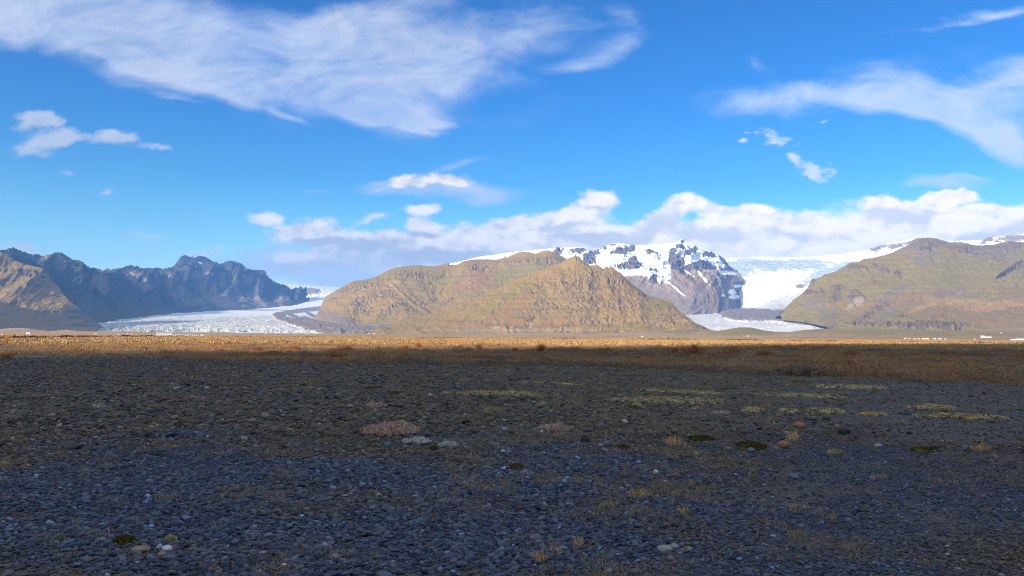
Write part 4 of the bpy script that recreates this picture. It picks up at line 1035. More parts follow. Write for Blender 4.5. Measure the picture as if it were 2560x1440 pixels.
def leaves(C, Dir, L, Wd, pick, bend=0.0, rng=RNG):
    """one kite-shaped leaf per row: base points C, unit directions Dir, lengths L, widths Wd"""
    n = len(C)
    side = np.cross(Dir, rng.normal(size=(n, 3))); side /= np.linalg.norm(side, axis=1)[:, None] + 1e-9
    up = np.cross(side, Dir)
    mid = C + Dir * (L * .55)[:, None]
    tip = C + Dir * L[:, None] + up * (L * bend)[:, None]
    V = np.stack([C, mid + side * (Wd / 2)[:, None], tip, mid - side * (Wd / 2)[:, None]], 1).reshape(-1, 3)
    Fc = np.arange(4 * n).reshape(-1, 4)
    return V, Fc, np.repeat(pick, 4)

def mesh_pick(name, parts, mat, parent=None, mat2=None):
    Vs, Fs, Ps = [], [], []
    o = 0
    for V, Fc, p in parts:
        Vs.append(V); Fs.append(Fc + o); Ps.append(p); o += len(V)
    me = raw_mesh(name, np.concatenate(Vs), np.concatenate(Fs), False)
    attr(me, 'pick', np.concatenate(Ps))
    o_ = link(name, me, mat, parent)
    if mat2:                                   # the first piece is wood, the rest leaves
        me.materials.append(mat2)
        mi = np.ones(len(me.polygons), np.int32); mi[:len(Fs[0])] = 0
        me.polygons.foreach_set('material_index', mi)
    return o_

def udir(n, spread, rng=RNG):
    a = rng.uniform(0, 2 * math.pi, n); t = np.abs(rng.normal(0, spread, n))
    return np.stack([np.sin(t) * np.cos(a), np.sin(t) * np.sin(a), np.cos(t)], 1)

def proto_tuft(k, n, h, spread, wd, rad):
    rg = np.random.default_rng(500 + k)
    C = np.concatenate([rg.normal(0, rad, (n, 2)), np.full((n, 1), -.01)], 1)
    return leaves(C, udir(n, spread, rg), h * rg.uniform(.5, 1.15, n), np.full(n, wd) * rg.uniform(.7, 1.3, n), rg.random(n), .25, rg)
def proto_bushlet(k, n, r, h, leaf):
    rg = np.random.default_rng(700 + k)
    d_ = udir(n, .9, rg); q = rg.uniform(.35, 1, n) ** .5
    C = d_ * np.array([r, r, h]) * q[:, None] * (1 + .35 * perlin(d_ * 2.2 + k * 5)[:, None])
    return leaves(C, d_ * .7 + rg.normal(0, .4, (n, 3)), leaf * rg.uniform(.6, 1.3, n), leaf * .55 * np.ones(n), rg.random(n), .1, rg)

HEATH_STOPS = [(0.30, (0.220, 0.135, 0.101)), (0.37, (0.372, 0.135, 0.057)), (0.43, (0.504, 0.244, 0.106)), (0.48, (0.438, 0.260, 0.101)), (0.53, (0.328, 0.216, 0.089)), (0.58, (0.569, 0.280, 0.114)), (0.65, (0.284, 0.180, 0.132)), (0.73, (0.525, 0.171, 0.062))]
FIELD_STOPS = [(0.32, (0.38, 0.17, 0.07)), (0.42, (0.45, 0.26, 0.12)), (0.5, (0.50, 0.32, 0.155)), (0.58, (0.34, 0.25, 0.12)), (0.68, (0.38, 0.18, 0.08))]
M_HEATH = plant_mat('heath_leaves', HEATH_STOPS, by_loc=0.16, grey=True)
M_FIELD = plant_mat('field_grass', FIELD_STOPS, by_loc=0.03)
M_BRUSH = plant_mat('brush_twigs', [(0.3, (0.05, 0.022, 0.014)), (0.5, (0.085, 0.036, 0.018)), (0.7, (0.12, 0.055, 0.022))], by_loc=0.02)
M_DRY = plant_mat('dry_grass_blades', [(0.35, (0.26, 0.19, 0.12)), (0.5, (0.33, 0.235, 0.14)), (0.62, (0.40, 0.28, 0.15)), (0.75, (0.27, 0.21, 0.09))], by_loc=0.8)

def protos_pick(name, items, mat):
    c = D.collections.new(name)
    for i, (V, Fc, p) in enumerate(items):
        me = raw_mesh('%s_%02d' % (name, i), V, Fc, False); attr(me, 'pick', p); me.materials.append(mat)
        c.objects.link(D.objects.new('%s_%02d' % (name, i), me))
    return c

ph = protos_pick('heath_tuft', [proto_tuft(k, 22, .20, .7, .018, .07) for k in range(4)] + [proto_bushlet(k, 90, .22, .13, .045) for k in range(5)], M_HEATH)
pf = protos_pick('field_tuft', [proto_tuft(10 + k, 26, .42, .45, .06, .28) for k in range(4)] + [proto_bushlet(10 + k, 60, .55, .26, .14) for k in range(2)], M_FIELD)
pb = protos_pick('brush_tuft', [proto_bushlet(20 + k, 110, .8, .75, .22) for k in range(4)], M_BRUSH)
pd = protos_pick('grass_tuft', [proto_tuft(30 + k, 26, .060, 1.0, .0035, .03) for k in range(5)], M_DRY)

def rnd_rs(n, s0, s1, tilt=.12, zs=(.7, 1.25)):
    rot = np.stack([RNG.normal(0, tilt, n), RNG.normal(0, tilt, n), RNG.uniform(0, 6.28, n)], 1)
    s = RNG.uniform(s0, s1, n)
    return rot, np.stack([s, s * RNG.uniform(.8, 1.2, n), s * RNG.uniform(*zs, n)], 1)

# heath between the gravel and the shaded edge
n = 110000
x, y, r = in_view(n, 24, 190, 1.15)
pe = past_edge(x, y) + 2.5 * fbm(np.stack([x / 3, y / 3, 0 * x], -1), 3)
dens = fbm(np.stack([x / 9, y / 4.5, 0 * x + 4], -1), 4)
k = (pe > 0) & (RNG.random(n) < .06 + .75 * sstep(dens, -.15, .2) + .8 * (pe < 3))
x, y = x[k], y[k]; n = len(x)
rot, sc2 = rnd_rs(n, .6, 1.5)
big_ = sstep(fbm(np.stack([x / 5, y / 5, 0 * x + 8], -1), 3), .1, .45)
sc2 *= (1 + .9 * big_)[:, None]
scatter('heath', np.stack([x, y, gz(x, y)], 1), rot, sc2, RNG.integers(0, 9, n), ph)
# golden grass further out
n = 60000
x, y, r = in_view(n, 130, 900, 1.0)
rot, sc2 = rnd_rs(n, .7, 1.5); sc2[:, :2] *= (1 + r / 300)[:, None]
scatter('grass', np.stack([x, y, gz(x, y)], 1), rot, sc2, RNG.integers(0, 6, n), pf)
# dark line of brush along the embankment
LINE = [(-250, 853), (0, 849.5), (120, 847), (240, 844.6), (480, 842.3), (640, 843), (860, 844.3), (1280, 847), (1700, 850.6), (2000, 854.2), (2300, 857.8), (2560, 861.2), (2760, 863.5)]
LG = ground(*np.array(LINE).T)
sl2 = np.concatenate([[0], np.cumsum(np.linalg.norm(np.diff(LG[:, :2], axis=0), axis=1))])
n = 5200
u = np.sort(RNG.uniform(0, sl2[-1], n))
x = np.interp(u, sl2, LG[:, 0]); y = np.interp(u, sl2, LG[:, 1])
gap = fbm(np.stack([u / 40, 0 * u, 0 * u], -1), 3)
k = gap > -.35
x, y = x[k] + RNG.normal(0, .7, k.sum()), y[k] + RNG.normal(0, 1.2, k.sum())
rot, sc2 = rnd_rs(len(x), .7, 1.3); sc2 *= (.62 + .5 * sstep(gap[k], -.2, .4))[:, None]
scatter('brush', np.stack([x, y, gz(x, y)], 1), rot, sc2, RNG.integers(0, 4, len(x)), pb)
# thin dry grass among the pebbles, mostly right of the middle
n = 60000
x, y, r = in_view(n, 4.3, 40, 1.2)
dn = fbm(np.stack([x / 1.1, y / 1.1, 0 * x + 2], -1), 4) + .22 * np.exp(-((x / y - .12) / .22) ** 2) - .25 * sstep(x / y, .38, .55) + .1 * sstep(r, 9, 16)
k = (RNG.random(n) < (.05 + sstep(dn, .08, .42))) & (past_edge(x, y) < 0)
x, y = x[k], y[k]; n = len(x)
rot, sc2 = rnd_rs(n, .5, 1.3, .2); sc2 *= (1 + .25 * sstep(np.hypot(x, y), 10, 25))[:, None]
scatter('dry_grass', np.stack([x, y, gz(x, y) + .005], 1), rot, sc2, RNG.integers(0, 5, n), pd)

# ------------------------------------------------------------------ single patches of plants
def footprint(x0, x1, y0, y1, n, seed, slant=0.0, rough=.55):
    """random ground points inside an uneven ellipse seen between the given pixels"""
    rg = np.random.default_rng(seed)
    out = []
    while sum(len(o) for o in out) < n:
        u, v = rg.uniform(-1, 1, 4 * n), rg.uniform(-1, 1, 4 * n)
        q = fbm(np.stack([u * (x1 - x0) / 40, v * 1.3, 0 * u + seed], -1), 4)
        ok = (u * u + v * v + rough * 1.6 * q) < .8
        px = (x0 + x1) / 2 + u * (x1 - x0) / 2; py = (y0 + y1) / 2 + v * (y1 - y0) / 2 + slant * u
        out.append(np.stack([px[ok], py[ok]], 1))
    o = np.concatenate(out)[:n]
    g_ = ground(o[:, 0], o[:, 1])
    g_[:, 2] = gz(g_[:, 0], g_[:, 1])
    return g_

def local(g_):
    c = g_.mean(0); c[2] = g_[:, 2].min()
    return c, g_ - c

M_WILLOW = plant_mat('creeping_willow_leaves', [(0, (0.20, 0.10, 0.06)), (.25, (0.45, 0.25, 0.17)), (.6, (0.66, 0.42, 0.30)), (.85, (0.78, 0.58, 0.45)), (1, (0.62, 0.26, 0.14))])
M_PALE = plant_mat('silvery_willow_leaves', [(0, (0.16, 0.13, 0.10)), (.4, (0.58, 0.50, 0.41)), (.8, (0.78, 0.71, 0.61)), (1, (0.5, 0.34, 0.24))])
M_YEL = plant_mat('yellowed_willow_leaves', [(0, (0.15, 0.10, 0.04)), (.5, (0.42, 0.33, 0.14)), (1, (0.56, 0.46, 0.24))])
M_LIME = plant_mat('woolly_moss', [(0, (0.12, 0.07, 0.03)), (.35, (0.26, 0.18, 0.075)), (.6, (0.56, 0.44, 0.21)), (1, (0.85, 0.72, 0.44))])
M_MOSS = plant_mat('brown_green_moss', [(0, (0.045, 0.035, 0.012)), (.5, (0.095, 0.075, 0.018)), (1, (0.16, 0.12, 0.03))])
M_STRAW = plant_mat('straw_blades', [(0, (0.30, 0.17, 0.08)), (.5, (0.56, 0.34, 0.14)), (1, (0.68, 0.46, 0.22))])
M_TWIG = plant_mat('twigs', [(0, (0.09, 0.06, 0.045)), (1, (0.20, 0.15, 0.11))])

def place(name, label, cat, group, c):
    e = D.objects.new(name, None); COL.objects.link(e); e.location = c; e.empty_display_size = .1
    return tag(e, label, cat, group)

def stems(L, H, rng, w=.004):
    d_ = udir(len(L), .35, rng)
    return leaves(L, d_, H, np.full(len(L), w), rng.random(len(L)), 0, rng), L + d_ * H[:, None]

def willow(label, x0, x1, y0, y1, n, mat, h=.11, leaf=.03, seed=1, moss=True):
    rg = np.random.default_rng(seed)
    g_ = footprint(x0, x1, y0, y1, n, seed)
    c, L = local(g_)
    rad = np.linalg.norm(L[:, :2] / (np.abs(L[:, :2]).max(0) + 1e-6), axis=1)
    H = h * rg.uniform(.35, 1.1, n) * (1.1 - .55 * np.clip(rad, 0, 1.2))
    st, tips = stems(L, H, rg)
    k = 5
    base = np.repeat(L, k, 0) + (np.repeat(tips - L, k, 0)) * rg.uniform(.35, 1, (n * k, 1))
    pk = np.clip(np.repeat(rg.random(n), k) * .6 + rg.random(n * k) * .4, 0, 1)
    lv = leaves(base, udir(n * k, .75, rg), leaf * rg.uniform(.6, 1.2, n * k), leaf * .5 * np.ones(n * k), pk, .15, rg)
    o = mesh_pick('willow_shrub', [st, lv], M_TWIG, None, mat); o.location = c
    return tag(o, label, 'plant', 'patches of creeping willow on the gravel')

def cushion(label, x0, x1, y0, y1, n, mat, h, name, cat, group, seed, blade=.03, slant=0., rough=.5, wd=.3):
    rg = np.random.default_rng(seed)
    g_ = footprint(x0, x1, y0, y1, n, seed, slant, rough)
    c, L = local(g_)
    rad = np.clip(np.linalg.norm(L[:, :2] / (np.abs(L[:, :2]).max(0) + 1e-6), axis=1), 0, 1)
    lift = h * (1 - rad ** 2) * rg.uniform(.6, 1.0, n)
    L[:, 2] += lift
    pk = np.clip(.5 + .9 * fbm(np.stack([L[:, 0] * 4, L[:, 1] * 4, L[:, 0] * 0 + seed], -1), 3) + rg.normal(0, .18, n), 0, 1)
    lv = leaves(L - np.array([0, 0, blade * .3]), udir(n, .8, rg), blade * rg.uniform(.6, 1.3, n), blade * wd * np.ones(n) * 2, pk, .2, rg)
    nu, nv = max(24, int((x1 - x0) / 3)), 22
    U, Vv = np.meshgrid(np.linspace(-1, 1, nu), np.linspace(-1, 1, nv), indexing='ij')
    q = fbm(np.stack([U * (x1 - x0) / 40, Vv * 1.3, 0 * U + seed], -1), 4)
    mk = .8 - (U * U + Vv * Vv + rough * 1.6 * q)
    gg = ground((x0 + x1) / 2 + U * (x1 - x0) / 2, (y0 + y1) / 2 + Vv * (y1 - y0) / 2 + slant * U)
    gg[..., 2] = gz(gg[..., 0], gg[..., 1]) + np.where(mk > 0, h * .8 * np.sqrt(np.clip(mk, 0, 1)), -.03) * (1 + .5 * perlin(gg * 14.0))
    fc_ = grid_faces(nu, nv); fc_ = fc_[(mk.ravel()[fc_] > -.02).any(1)]
    bs = (gg.reshape(-1, 3) - c, fc_, np.clip(.28 + .5 * perlin(gg * 9.0), 0, .7).ravel())
    parts = [bs, lv]
    me_o = mesh_pick(name, parts, mat)
    me_o.location = c
    return tag(me_o, label, cat, group)

def tuft(label, x0, x1, y0, y1, n, h, seed, mat=None):
    rg = np.random.default_rng(seed)
    g_ = footprint(x0, x1, y0, y1, n, seed, rough=.3)
    c, L = local(g_)
    lv = leaves(L, udir(n, .65, rg), h * rg.uniform(.4, 1.2, n), np.full(n, max(.004, h * .06)), rg.random(n), .3, rg)
    o = mesh_pick('grass_tuft', [lv], mat or M_STRAW); o.location = c
    return tag(o, label, 'grass tuft', 'tufts of dry grass on the gravel')

willow('large mound of creeping willow with pinkish dry leaves, widest plant on the gravel', 890, 1052, 1070, 1094, 620, M_WILLOW, .15, .036, 201)
willow('silvery low willow patch just below the large pink willow mound', 1000, 1082, 1102, 1114, 230, M_PALE, .09, .034, 202)
willow('sparse silvery willow sprigs trailing right of the silvery patch', 1086, 1152, 1110, 1123, 120, M_PALE, .07, .028, 203)
willow('orange-tan willow patch in two clumps with a white stone at its left end', 1340, 1434, 1072, 1086, 260, M_WILLOW, .12, .032, 204)
willow('small pinkish willow patch farther back, up and left of the large mound', 910, 964, 1013, 1022, 150, M_WILLOW, .10, .035, 205)
willow('small dense yellowish willow cushion right of the middle of the plain', 1204, 1260, 1022, 1034, 190, M_YEL, .10, .032, 206)
willow('thin flat pinkish willow streak below the long mossy strip', 1774, 1830, 1034, 1039, 90, M_PALE, .06, .03, 207)
willow('faint pale willow sprigs at the left side of the gravel', 225, 264, 1013, 1021, 60, M_PALE, .08, .03, 208)

MG = 'pale green moss strips on the gravel'
for i, (lab, x0, x1, y0, y1, nn, sl_) in enumerate([
    ('broken strip of pale green moss left of the middle of the plain', 1092, 1402, 979, 992, 1500, 2),
    ('thickest pale green moss strip, long and ragged, right of the middle', 1502, 1822, 990, 1009, 2300, 3),
    ('narrow pale moss line slanting above the thickest moss strip', 1588, 1850, 975, 982, 800, 6),
    ('narrow pale moss line continuing to the right toward the heath', 1886, 2112, 986, 996, 900, 5),
    ('faint moss line slanting at the far middle, nearest the heath edge', 1285, 1490, 957, 961, 420, 5),
    ('small yellow-green moss patch left of two larger yellow-green patches', 1950, 1998, 1022, 1034, 330, 0),
    ('yellow-green moss patch with dark hollows right of the small one', 2012, 2112, 1020, 1036, 800, 0),
    ('bright pale moss patch, broad and thick, at the right of the plain', 2264, 2396, 1013, 1027, 900, 3),
    ('thin yellow-green moss streak below and left of the bright broad patch', 2138, 2222, 1031, 1039, 350, 0),
    ('long thin moss streak below the bright broad patch', 2274, 2530, 1036, 1046, 850, 4),
    ('small moss streak beneath the right end of the thickest strip', 1728, 1752, 1020, 1025, 90, 0),
    ('scattered moss flecks between the thickest strip and the yellow-green patches', 1852, 1910, 1018, 1033, 240, 0),
    ('small pale moss fringe touching the top right of the large willow mound', 984, 1024, 1054, 1063, 150, 0),
    ('ragged moss streak close below the heath edge at right', 2040, 2236, 960, 974, 700, 2),
    ('tiny moss fleck beneath the left end of the thickest strip', 1572, 1606, 1010, 1018, 100, 0)]):
    cushion(lab, x0, x1, y0, y1, int(nn * 1.5), M_LIME, .045, 'moss_strip', 'moss', MG, 300 + i, .042, sl_, 1.5)
BG = 'brown-green moss cushions on the gravel'
for i, (lab, x0, x1, y0, y1, nn) in enumerate([
    ('long low olive moss cushion left of the biggest moss cushion', 1714, 1792, 1096, 1107, 900),
    ('biggest olive moss cushion with stones at its lower edge', 1836, 1920, 1108, 1132, 1500),
    ('small olive moss cushion beside the pair of grey-blue stones', 1538, 1577, 1118, 1128, 400),
    ('dark brown moss patch far back left of the middle', 903, 962, 966, 976, 500),
    ('olive moss cushion left of the large pink willow mound', 718, 762, 1066, 1076, 420),
    ('small dark moss spot between the brown patch and the pale strip', 970, 1000, 982, 990, 240),
    ('small olive moss cushion below the silvery willow sprigs', 1068, 1098, 1122, 1131, 300),
    ('brown moss patch beneath the left end of the thickest moss strip', 1562, 1610, 1018, 1028, 360),
    ('moss hummock close below the heath edge at right', 1980, 2022, 950, 961, 420),
    ('green moss smear on the bluish pebbles at lower left', 275, 345, 1348, 1364, 420),
    ('small olive moss cushion in the middle of the lower plain', 1276, 1314, 1164, 1178, 420),
    ('yellow-green moss clump around a white pebble at lower left', 412, 440, 1350, 1359, 200),
    ('yellow moss rim against a small stone below the orange stones', 2064, 2112, 1132, 1140, 300),
    ('reddish brown moss patch at the right side of the gravel', 2270, 2345, 1126, 1136, 360)]):
    cushion(lab, x0, x1, y0, y1, int(nn * 1.6), M_MOSS if i not in (11, 12) else M_YEL, .05, 'moss_cushion', 'moss', BG, 340 + i, .028, 0, .35, .5)
for i, (lab, x0, x1, y0, y1, nn, h) in enumerate([
    ('orange dry grass tuft left of the long low moss cushion', 1662, 1704, 1107, 1119, 150, .13),
    ('pale orange grass tuft at the right side beside a grey stone', 2432, 2474, 1124, 1134, 130, .11),
    ('low straw tuft with tall thin stalks right of the middle foreground', 1570, 1624, 1238, 1252, 150, .09),
    ('flat yellow straw streak on the dark gravel at right', 2174, 2222, 1191, 1196, 120, .05),
    ('yellow-green spiky grass tuft above the lower edge, left of the pale stone pair', 1430, 1460, 1356, 1372, 110, .07),
    ('golden grass tuft nearest the lower edge', 1330, 1370, 1396, 1413, 130, .07),
    ('flat straw tuft right of the golden tuft', 1374, 1412, 1378, 1388, 90, .05),
    ('flat straw tuft above the golden tuft', 1324, 1356, 1345, 1353, 80, .05),
    ('thin brown tuft right of the middle foreground', 1690, 1726, 1276, 1290, 90, .07),
    ('brown straw tuft on fine gravel below the orange-brown rock', 1960, 2020, 1264, 1280, 100, .06),
    ('twiggy brown tuft beside the orange-brown rock', 1966, 1996, 1096, 1112, 90, .16)]):
    tuft(lab, x0, x1, y0, y1, nn, h, 400 + i)

# ------------------------------------------------------------------ single stones
def stone_m(name, c):
    return stone_mat(name, tuple(v * .75 for v in c), tuple(min(1, v * 1.15) for v in c))
SM = dict(pale=stone_m('pale_grey_stone', (0.30, 0.285, 0.27)), blue=stone_m('blue_grey_stone', (0.13, 0.155, 0.20)), white=stone_m('white_stone', (0.60, 0.60, 0.58)), dark=stone_m('dark_basalt', (0.045, 0.045, 0.048)),
          orange=stone_m('orange_stone', (0.33, 0.15, 0.075)), red=stone_m('red_brown_stone', (0.16, 0.085, 0.065)), tan=stone_m('tan_stone', (0.28, 0.21, 0.15)), grey=stone_m('grey_stone', (0.15, 0.15, 0.15)), olive=stone_m('olive_grey_stone', (0.095, 0.10, 0.075)))
STONES = [
 ('long pale grey rounded stone, left one of a touching pair near the lower edge', 1665, 1378, 37, 16, 'pale', .1),
 ('pale grey round stone, right one of the touching pair near the lower edge', 1687, 1372, 24, 15, 'pale', .1),
 ('brown angular stone just right of the pale touching pair', 1722, 1378, 22, 13, 'tan', .8),
 ('dark stone between the pale pair and the brown angular stone', 1706, 1380, 14, 11, 'grey', .4),
 ('flat grey stone below the pale touching pair', 1678, 1402, 20, 11, 'grey', .2),
 ('half buried grey stone at the lower edge below the pale pair', 1588, 1436, 24, 12, 'grey', .2),
 ('big smooth orange stone, the brightest orange one on the plain', 2003, 1074, 28, 15, 'orange', .2),
 ('small orange stone right of the big orange one', 2095, 1076, 15, 11, 'orange', .4),
 ('grey-blue stone left of the big orange one', 1958, 1068, 20, 10, 'blue', .7),
 ('dark rounded boulder right of the orange stones', 2115, 1090, 28, 16, 'dark', .3),
 ('olive-grey low boulder below the big orange stone', 2040, 1088, 24, 12, 'olive', .3),
 ('rough orange-brown rock below left of the orange stones', 1961, 1124, 28, 18, 'orange', .8),
 ('dark flat stone at the foot of the rough orange-brown rock', 1942, 1129, 18, 9, 'grey', .5),
 ('blue-grey upright stone of the small group right of the middle', 1515, 1120, 18, 17, 'blue', .5),
 ('pale stone leaning against the blue-grey upright stone', 1502, 1120, 13, 9, 'pale', .4),
 ('blackish boulder standing up and left of the blue-grey upright stone', 1463, 1110, 22, 20, 'dark', .5),
 ('white rounded stone on dark gravel right of the middle foreground', 1640, 1188, 13, 11, 'white', .2),
 ('red-brown stone with an orange end right of the white rounded stone', 1690, 1201, 26, 15, 'red', .6),
 ('small pale stone between the white and the red-brown stone', 1663, 1208, 12, 7, 'pale', .4),
 ('whitish blue flat stone on fine gravel at right', 1988, 1200, 24, 12, 'blue', .2),
 ('whitish egg-shaped stone, brightest on the bluish pebbles at lower left', 414, 1377, 24, 13, 'white', .2),
 ('wide flat brownish slab at lower left', 345, 1382, 40, 13, 'tan', .3),
 ('round tan stone below the whitish egg-shaped stone', 402, 1392, 19, 12, 'tan', .2),
 ('small pale green-tinted stone above the whitish egg-shaped stone', 424, 1352, 14, 10, 'white', .2),
 ('dark earthy lump of rock left in the middle distance', 262, 1176, 30, 15, 'olive', .6),
 ('upright grey stone beside the pale orange grass tuft at far right', 2415, 1129, 13, 12, 'blue', .5),
 ('pale tan stone left of the biggest moss cushion', 1822, 1127, 15, 10, 'tan', .5),
 ('grey stone on the lower edge of the biggest moss cushion', 1880, 1133, 18, 11, 'grey', .4),
 ('round buff stone at the top right of the large willow mound', 1042, 1077, 10, 9, 'tan', .1),
 ('pointed tan stone near the lower edge, left of the middle', 837, 1396, 18, 15, 'tan', .8),
 ('round brown stone near the lower edge at left', 656, 1388, 22, 13, 'tan', .3),
 ('flat white oval stone near the lower edge at left', 709, 1417, 15, 9, 'white', .2),
 ('light blue stone far left of the large willow mound', 606, 1131, 15, 12, 'blue', .6),
 ('left stone of a flat brown pair at the left of the foreground', 686, 1256, 14, 8, 'red', .2),
 ('right stone of a flat brown pair at the left of the foreground', 700, 1255, 15, 9, 'red', .2),
 ('white flat oval pebble beside a blue-grey pointed stone, right of the silvery willow', 1258, 1133, 13, 6, 'white', .1),
 ('blue-grey pointed stone beside a white oval pebble', 1271, 1138, 16, 14, 'blue', .8),
 ('grey-blue block between the large willow mound and the silvery patch', 968, 1120, 18, 16, 'blue', .6),
 ('dark rounded stone touching the silvery willow patch', 1013, 1122, 15, 9, 'grey', .2),
 ('white stone inside the left end of the orange-tan willow patch', 1354, 1084, 9, 7, 'white', .3),
 ('bright white chip on the gravel near the lower edge right of the middle', 1569, 1411, 11, 6, 'white', .9),
 ('dark stone with a lighter flat one in front, right of the middle foreground', 1478, 1296, 22, 9, 'dark', .2),
 ('wide blue-grey stone in the bluish pebbles near the lower edge', 1588, 1360, 15, 9, 'grey', .2),
 ('left of two low grey boulders under the yellow-green moss at right', 2030, 1050, 32, 10, 'olive', .3),
 ('right of two low grey boulders under the yellow-green moss at right', 2068, 1048, 20, 12, 'olive', .4)]
for i, (lab, x, yb, w, h, mt, ang) in enumerate(STONES):
    g_ = ground(x, yb); d_ = float(np.linalg.norm(g_ - CAM))
    W_, H_ = w * d_ / FPX, h * d_ / FPX
    V = stone_verts(ICO3, 900 + i, 1.0, .22, ang)
    V = V / (V.max(0) - V.min(0)) * np.array([W_, W_ * .8, H_ * 1.12])
    me = raw_mesh('stone', V, ICO3[1], ang < .65); me.materials.append(SM[mt])
    o = D.objects.new('stone', me); COL.objects.link(o)
    o.location = (g_[0], g_[1] + W_ * .3, float(gz(g_[0], g_[1])) + H_ * .42)
    tag(o, lab, 'stone', 'larger stones lying on the gravel')

# ------------------------------------------------------------------ shrubs of the heath
M_RED = plant_mat('red_shrub_leaves', [(0, (0.16, 0.05, 0.025)), (.5, (0.38, 0.11, 0.04)), (1, (0.52, 0.20, 0.08))])
M_RUST = plant_mat('rust_shrub_leaves', [(0, (0.18, 0.08, 0.035)), (.5, (0.40, 0.18, 0.07)), (1, (0.54, 0.28, 0.11))])
M_GRYS = plant_mat('grey_twiggy_shrub', [(0, (0.12, 0.09, 0.07)), (.5, (0.26, 0.19, 0.14)), (1, (0.42, 0.32, 0.22))])
M_ORA = plant_mat('orange_shrub_leaves', [(0, (0.25, 0.09, 0.02)), (.5, (0.50, 0.20, 0.05)), (1, (0.65, 0.32, 0.08))])
def shrub(label, x, yb, w, h, mat, seed, upright=.35, n=None):
    rg = np.random.default_rng(seed)
    g_ = ground(x, yb); d_ = float(np.linalg.norm(g_ - CAM))
    W_, H_ = w * d_ / FPX / 2, h * d_ / FPX
    g_[2] = float(gz(g_[0], g_[1]))
    ns = 16 + int(w / 2)
    B = np.stack([rg.normal(0, W_ * .35, ns), rg.normal(0, W_ * .3, ns), np.zeros(ns)], 1)
    T = B * 1.0 + np.stack([rg.normal(0, W_ * upright, ns) + B[:, 0] * .9, rg.normal(0, W_ * upright, ns), H_ * rg.uniform(.5, 1.0, ns) * (1 - .35 * np.clip(np.abs(B[:, 0]) / W_, 0, 1))], 1)
    d0 = T - B; L0 = np.linalg.norm(d0, axis=1)
    st = leaves(B, d0 / L0[:, None], L0, np.full(ns, .025 + .01 * H_), rg.random(ns), 0, rg)
    k = 34
    q = rg.uniform(.2, 1.05, (ns * k, 1))
    C = np.repeat(B, k, 0) + np.repeat(d0, k, 0) * q + rg.normal(0, .09 * H_ + .03, (ns * k, 3)) * np.array([1.3, 1.3, .7])
    C[:, 2] = np.abs(C[:, 2])
    pk = np.clip(np.repeat(rg.random(ns), k) * .5 + rg.random(ns * k) * .5, 0, 1)
    ls = .05 + .055 * H_
    lv = leaves(C, udir(ns * k, .8, rg), ls * rg.uniform(.6, 1.4, ns * k), ls * .55 * np.ones(ns * k), pk, .1, rg)
    o = mesh_pick('shrub', [st, lv], M_TWIG, None, mat); o.location = g_
    tag(o, label, 'shrub', 'shrubs scattered over the heath')
for i, (lab, x, yb, w, h, mt, up_) in enumerate([
    ('large dark red leafy shrub, the biggest on the right half of the heath', 1735, 889, 38, 27, M_RED, .4),
    ('small upright red shrub left of the biggest red shrub', 1687, 886, 15, 15, M_RED, .3),
    ('red-brown upright shrub standing alone near the middle of the heath', 1351, 882, 17, 23, M_RED, .25),
    ('thin tall twiggy shrub left of the middle of the heath', 1045, 873, 12, 18, M_RUST, .2),
    ('round rusty shrub left of the thin tall twiggy shrub', 1010, 875, 18, 11, M_RED, .4),
    ('thin upright twiggy shrub right of the middle-left, before the lit grass', 1197, 877, 12, 17, M_RUST, .2),
    ('tiny red shrub left of the red-brown upright shrub', 1287, 880, 10, 9, M_RED, .3),
    ('bright rust red shrub at the left centre of the heath', 862, 881, 30, 16, M_RED, .5),
    ('wide low orange-brown shrub joined to the bright rust red one', 832, 884, 44, 11, M_RUST, .5),
    ('dark brown bushy mound below the bright rust red shrub', 838, 897, 46, 18, M_RUST, .5),
    ('grey twiggy mound left of the dark brown bushy mound', 765, 897, 52, 17, M_GRYS, .5),
    ('large grey twiggy mound at the gravel edge left of the middle', 1050, 907, 96, 20, M_GRYS, .5),
    ('dark twiggy bush standing at the gravel edge near the middle', 1252, 908, 22, 18, M_GRYS, .35),
    ('rust orange shrub at the gravel side right of the large grey mound', 1014, 894, 22, 12, M_RUST, .4),
    ('wide flat red shrub right of the biggest red shrub', 1811, 889, 34, 10, M_RED, .5),
    ('smaller red shrub behind the wide flat red shrub', 1832, 884, 26, 12, M_RED, .4),
    ('red shrub with dense crown, fourth along to the right', 1912, 891, 28, 14, M_RED, .4),
    ('dark red leafy shrub in the right part of the heath', 2130, 893, 36, 14, M_RED, .4),
    ('low orange-brown shrub right of the dark red leafy shrub', 2215, 896, 46, 9, M_RUST, .5),
    ('orange-brown shrub cut by the right edge of the view', 2552, 896, 34, 13, M_RUST, .4),
    ('orange shrub at the left edge of the view', 8, 897, 26, 13, M_ORA, .4),
    ('bright yellow-orange bush on the roadside at far left', 21, 850, 16, 11, M_ORA, .3),
    ('small red shrub at left on the sunlit grass', 738, 874, 18, 10, M_RED, .4),
    ('red tangle of low twigs at the left edge of the heath', 640, 877, 26, 9, M_RED, .5)]):
    shrub(lab, x, yb, w, h, mt, 600 + i, up_)

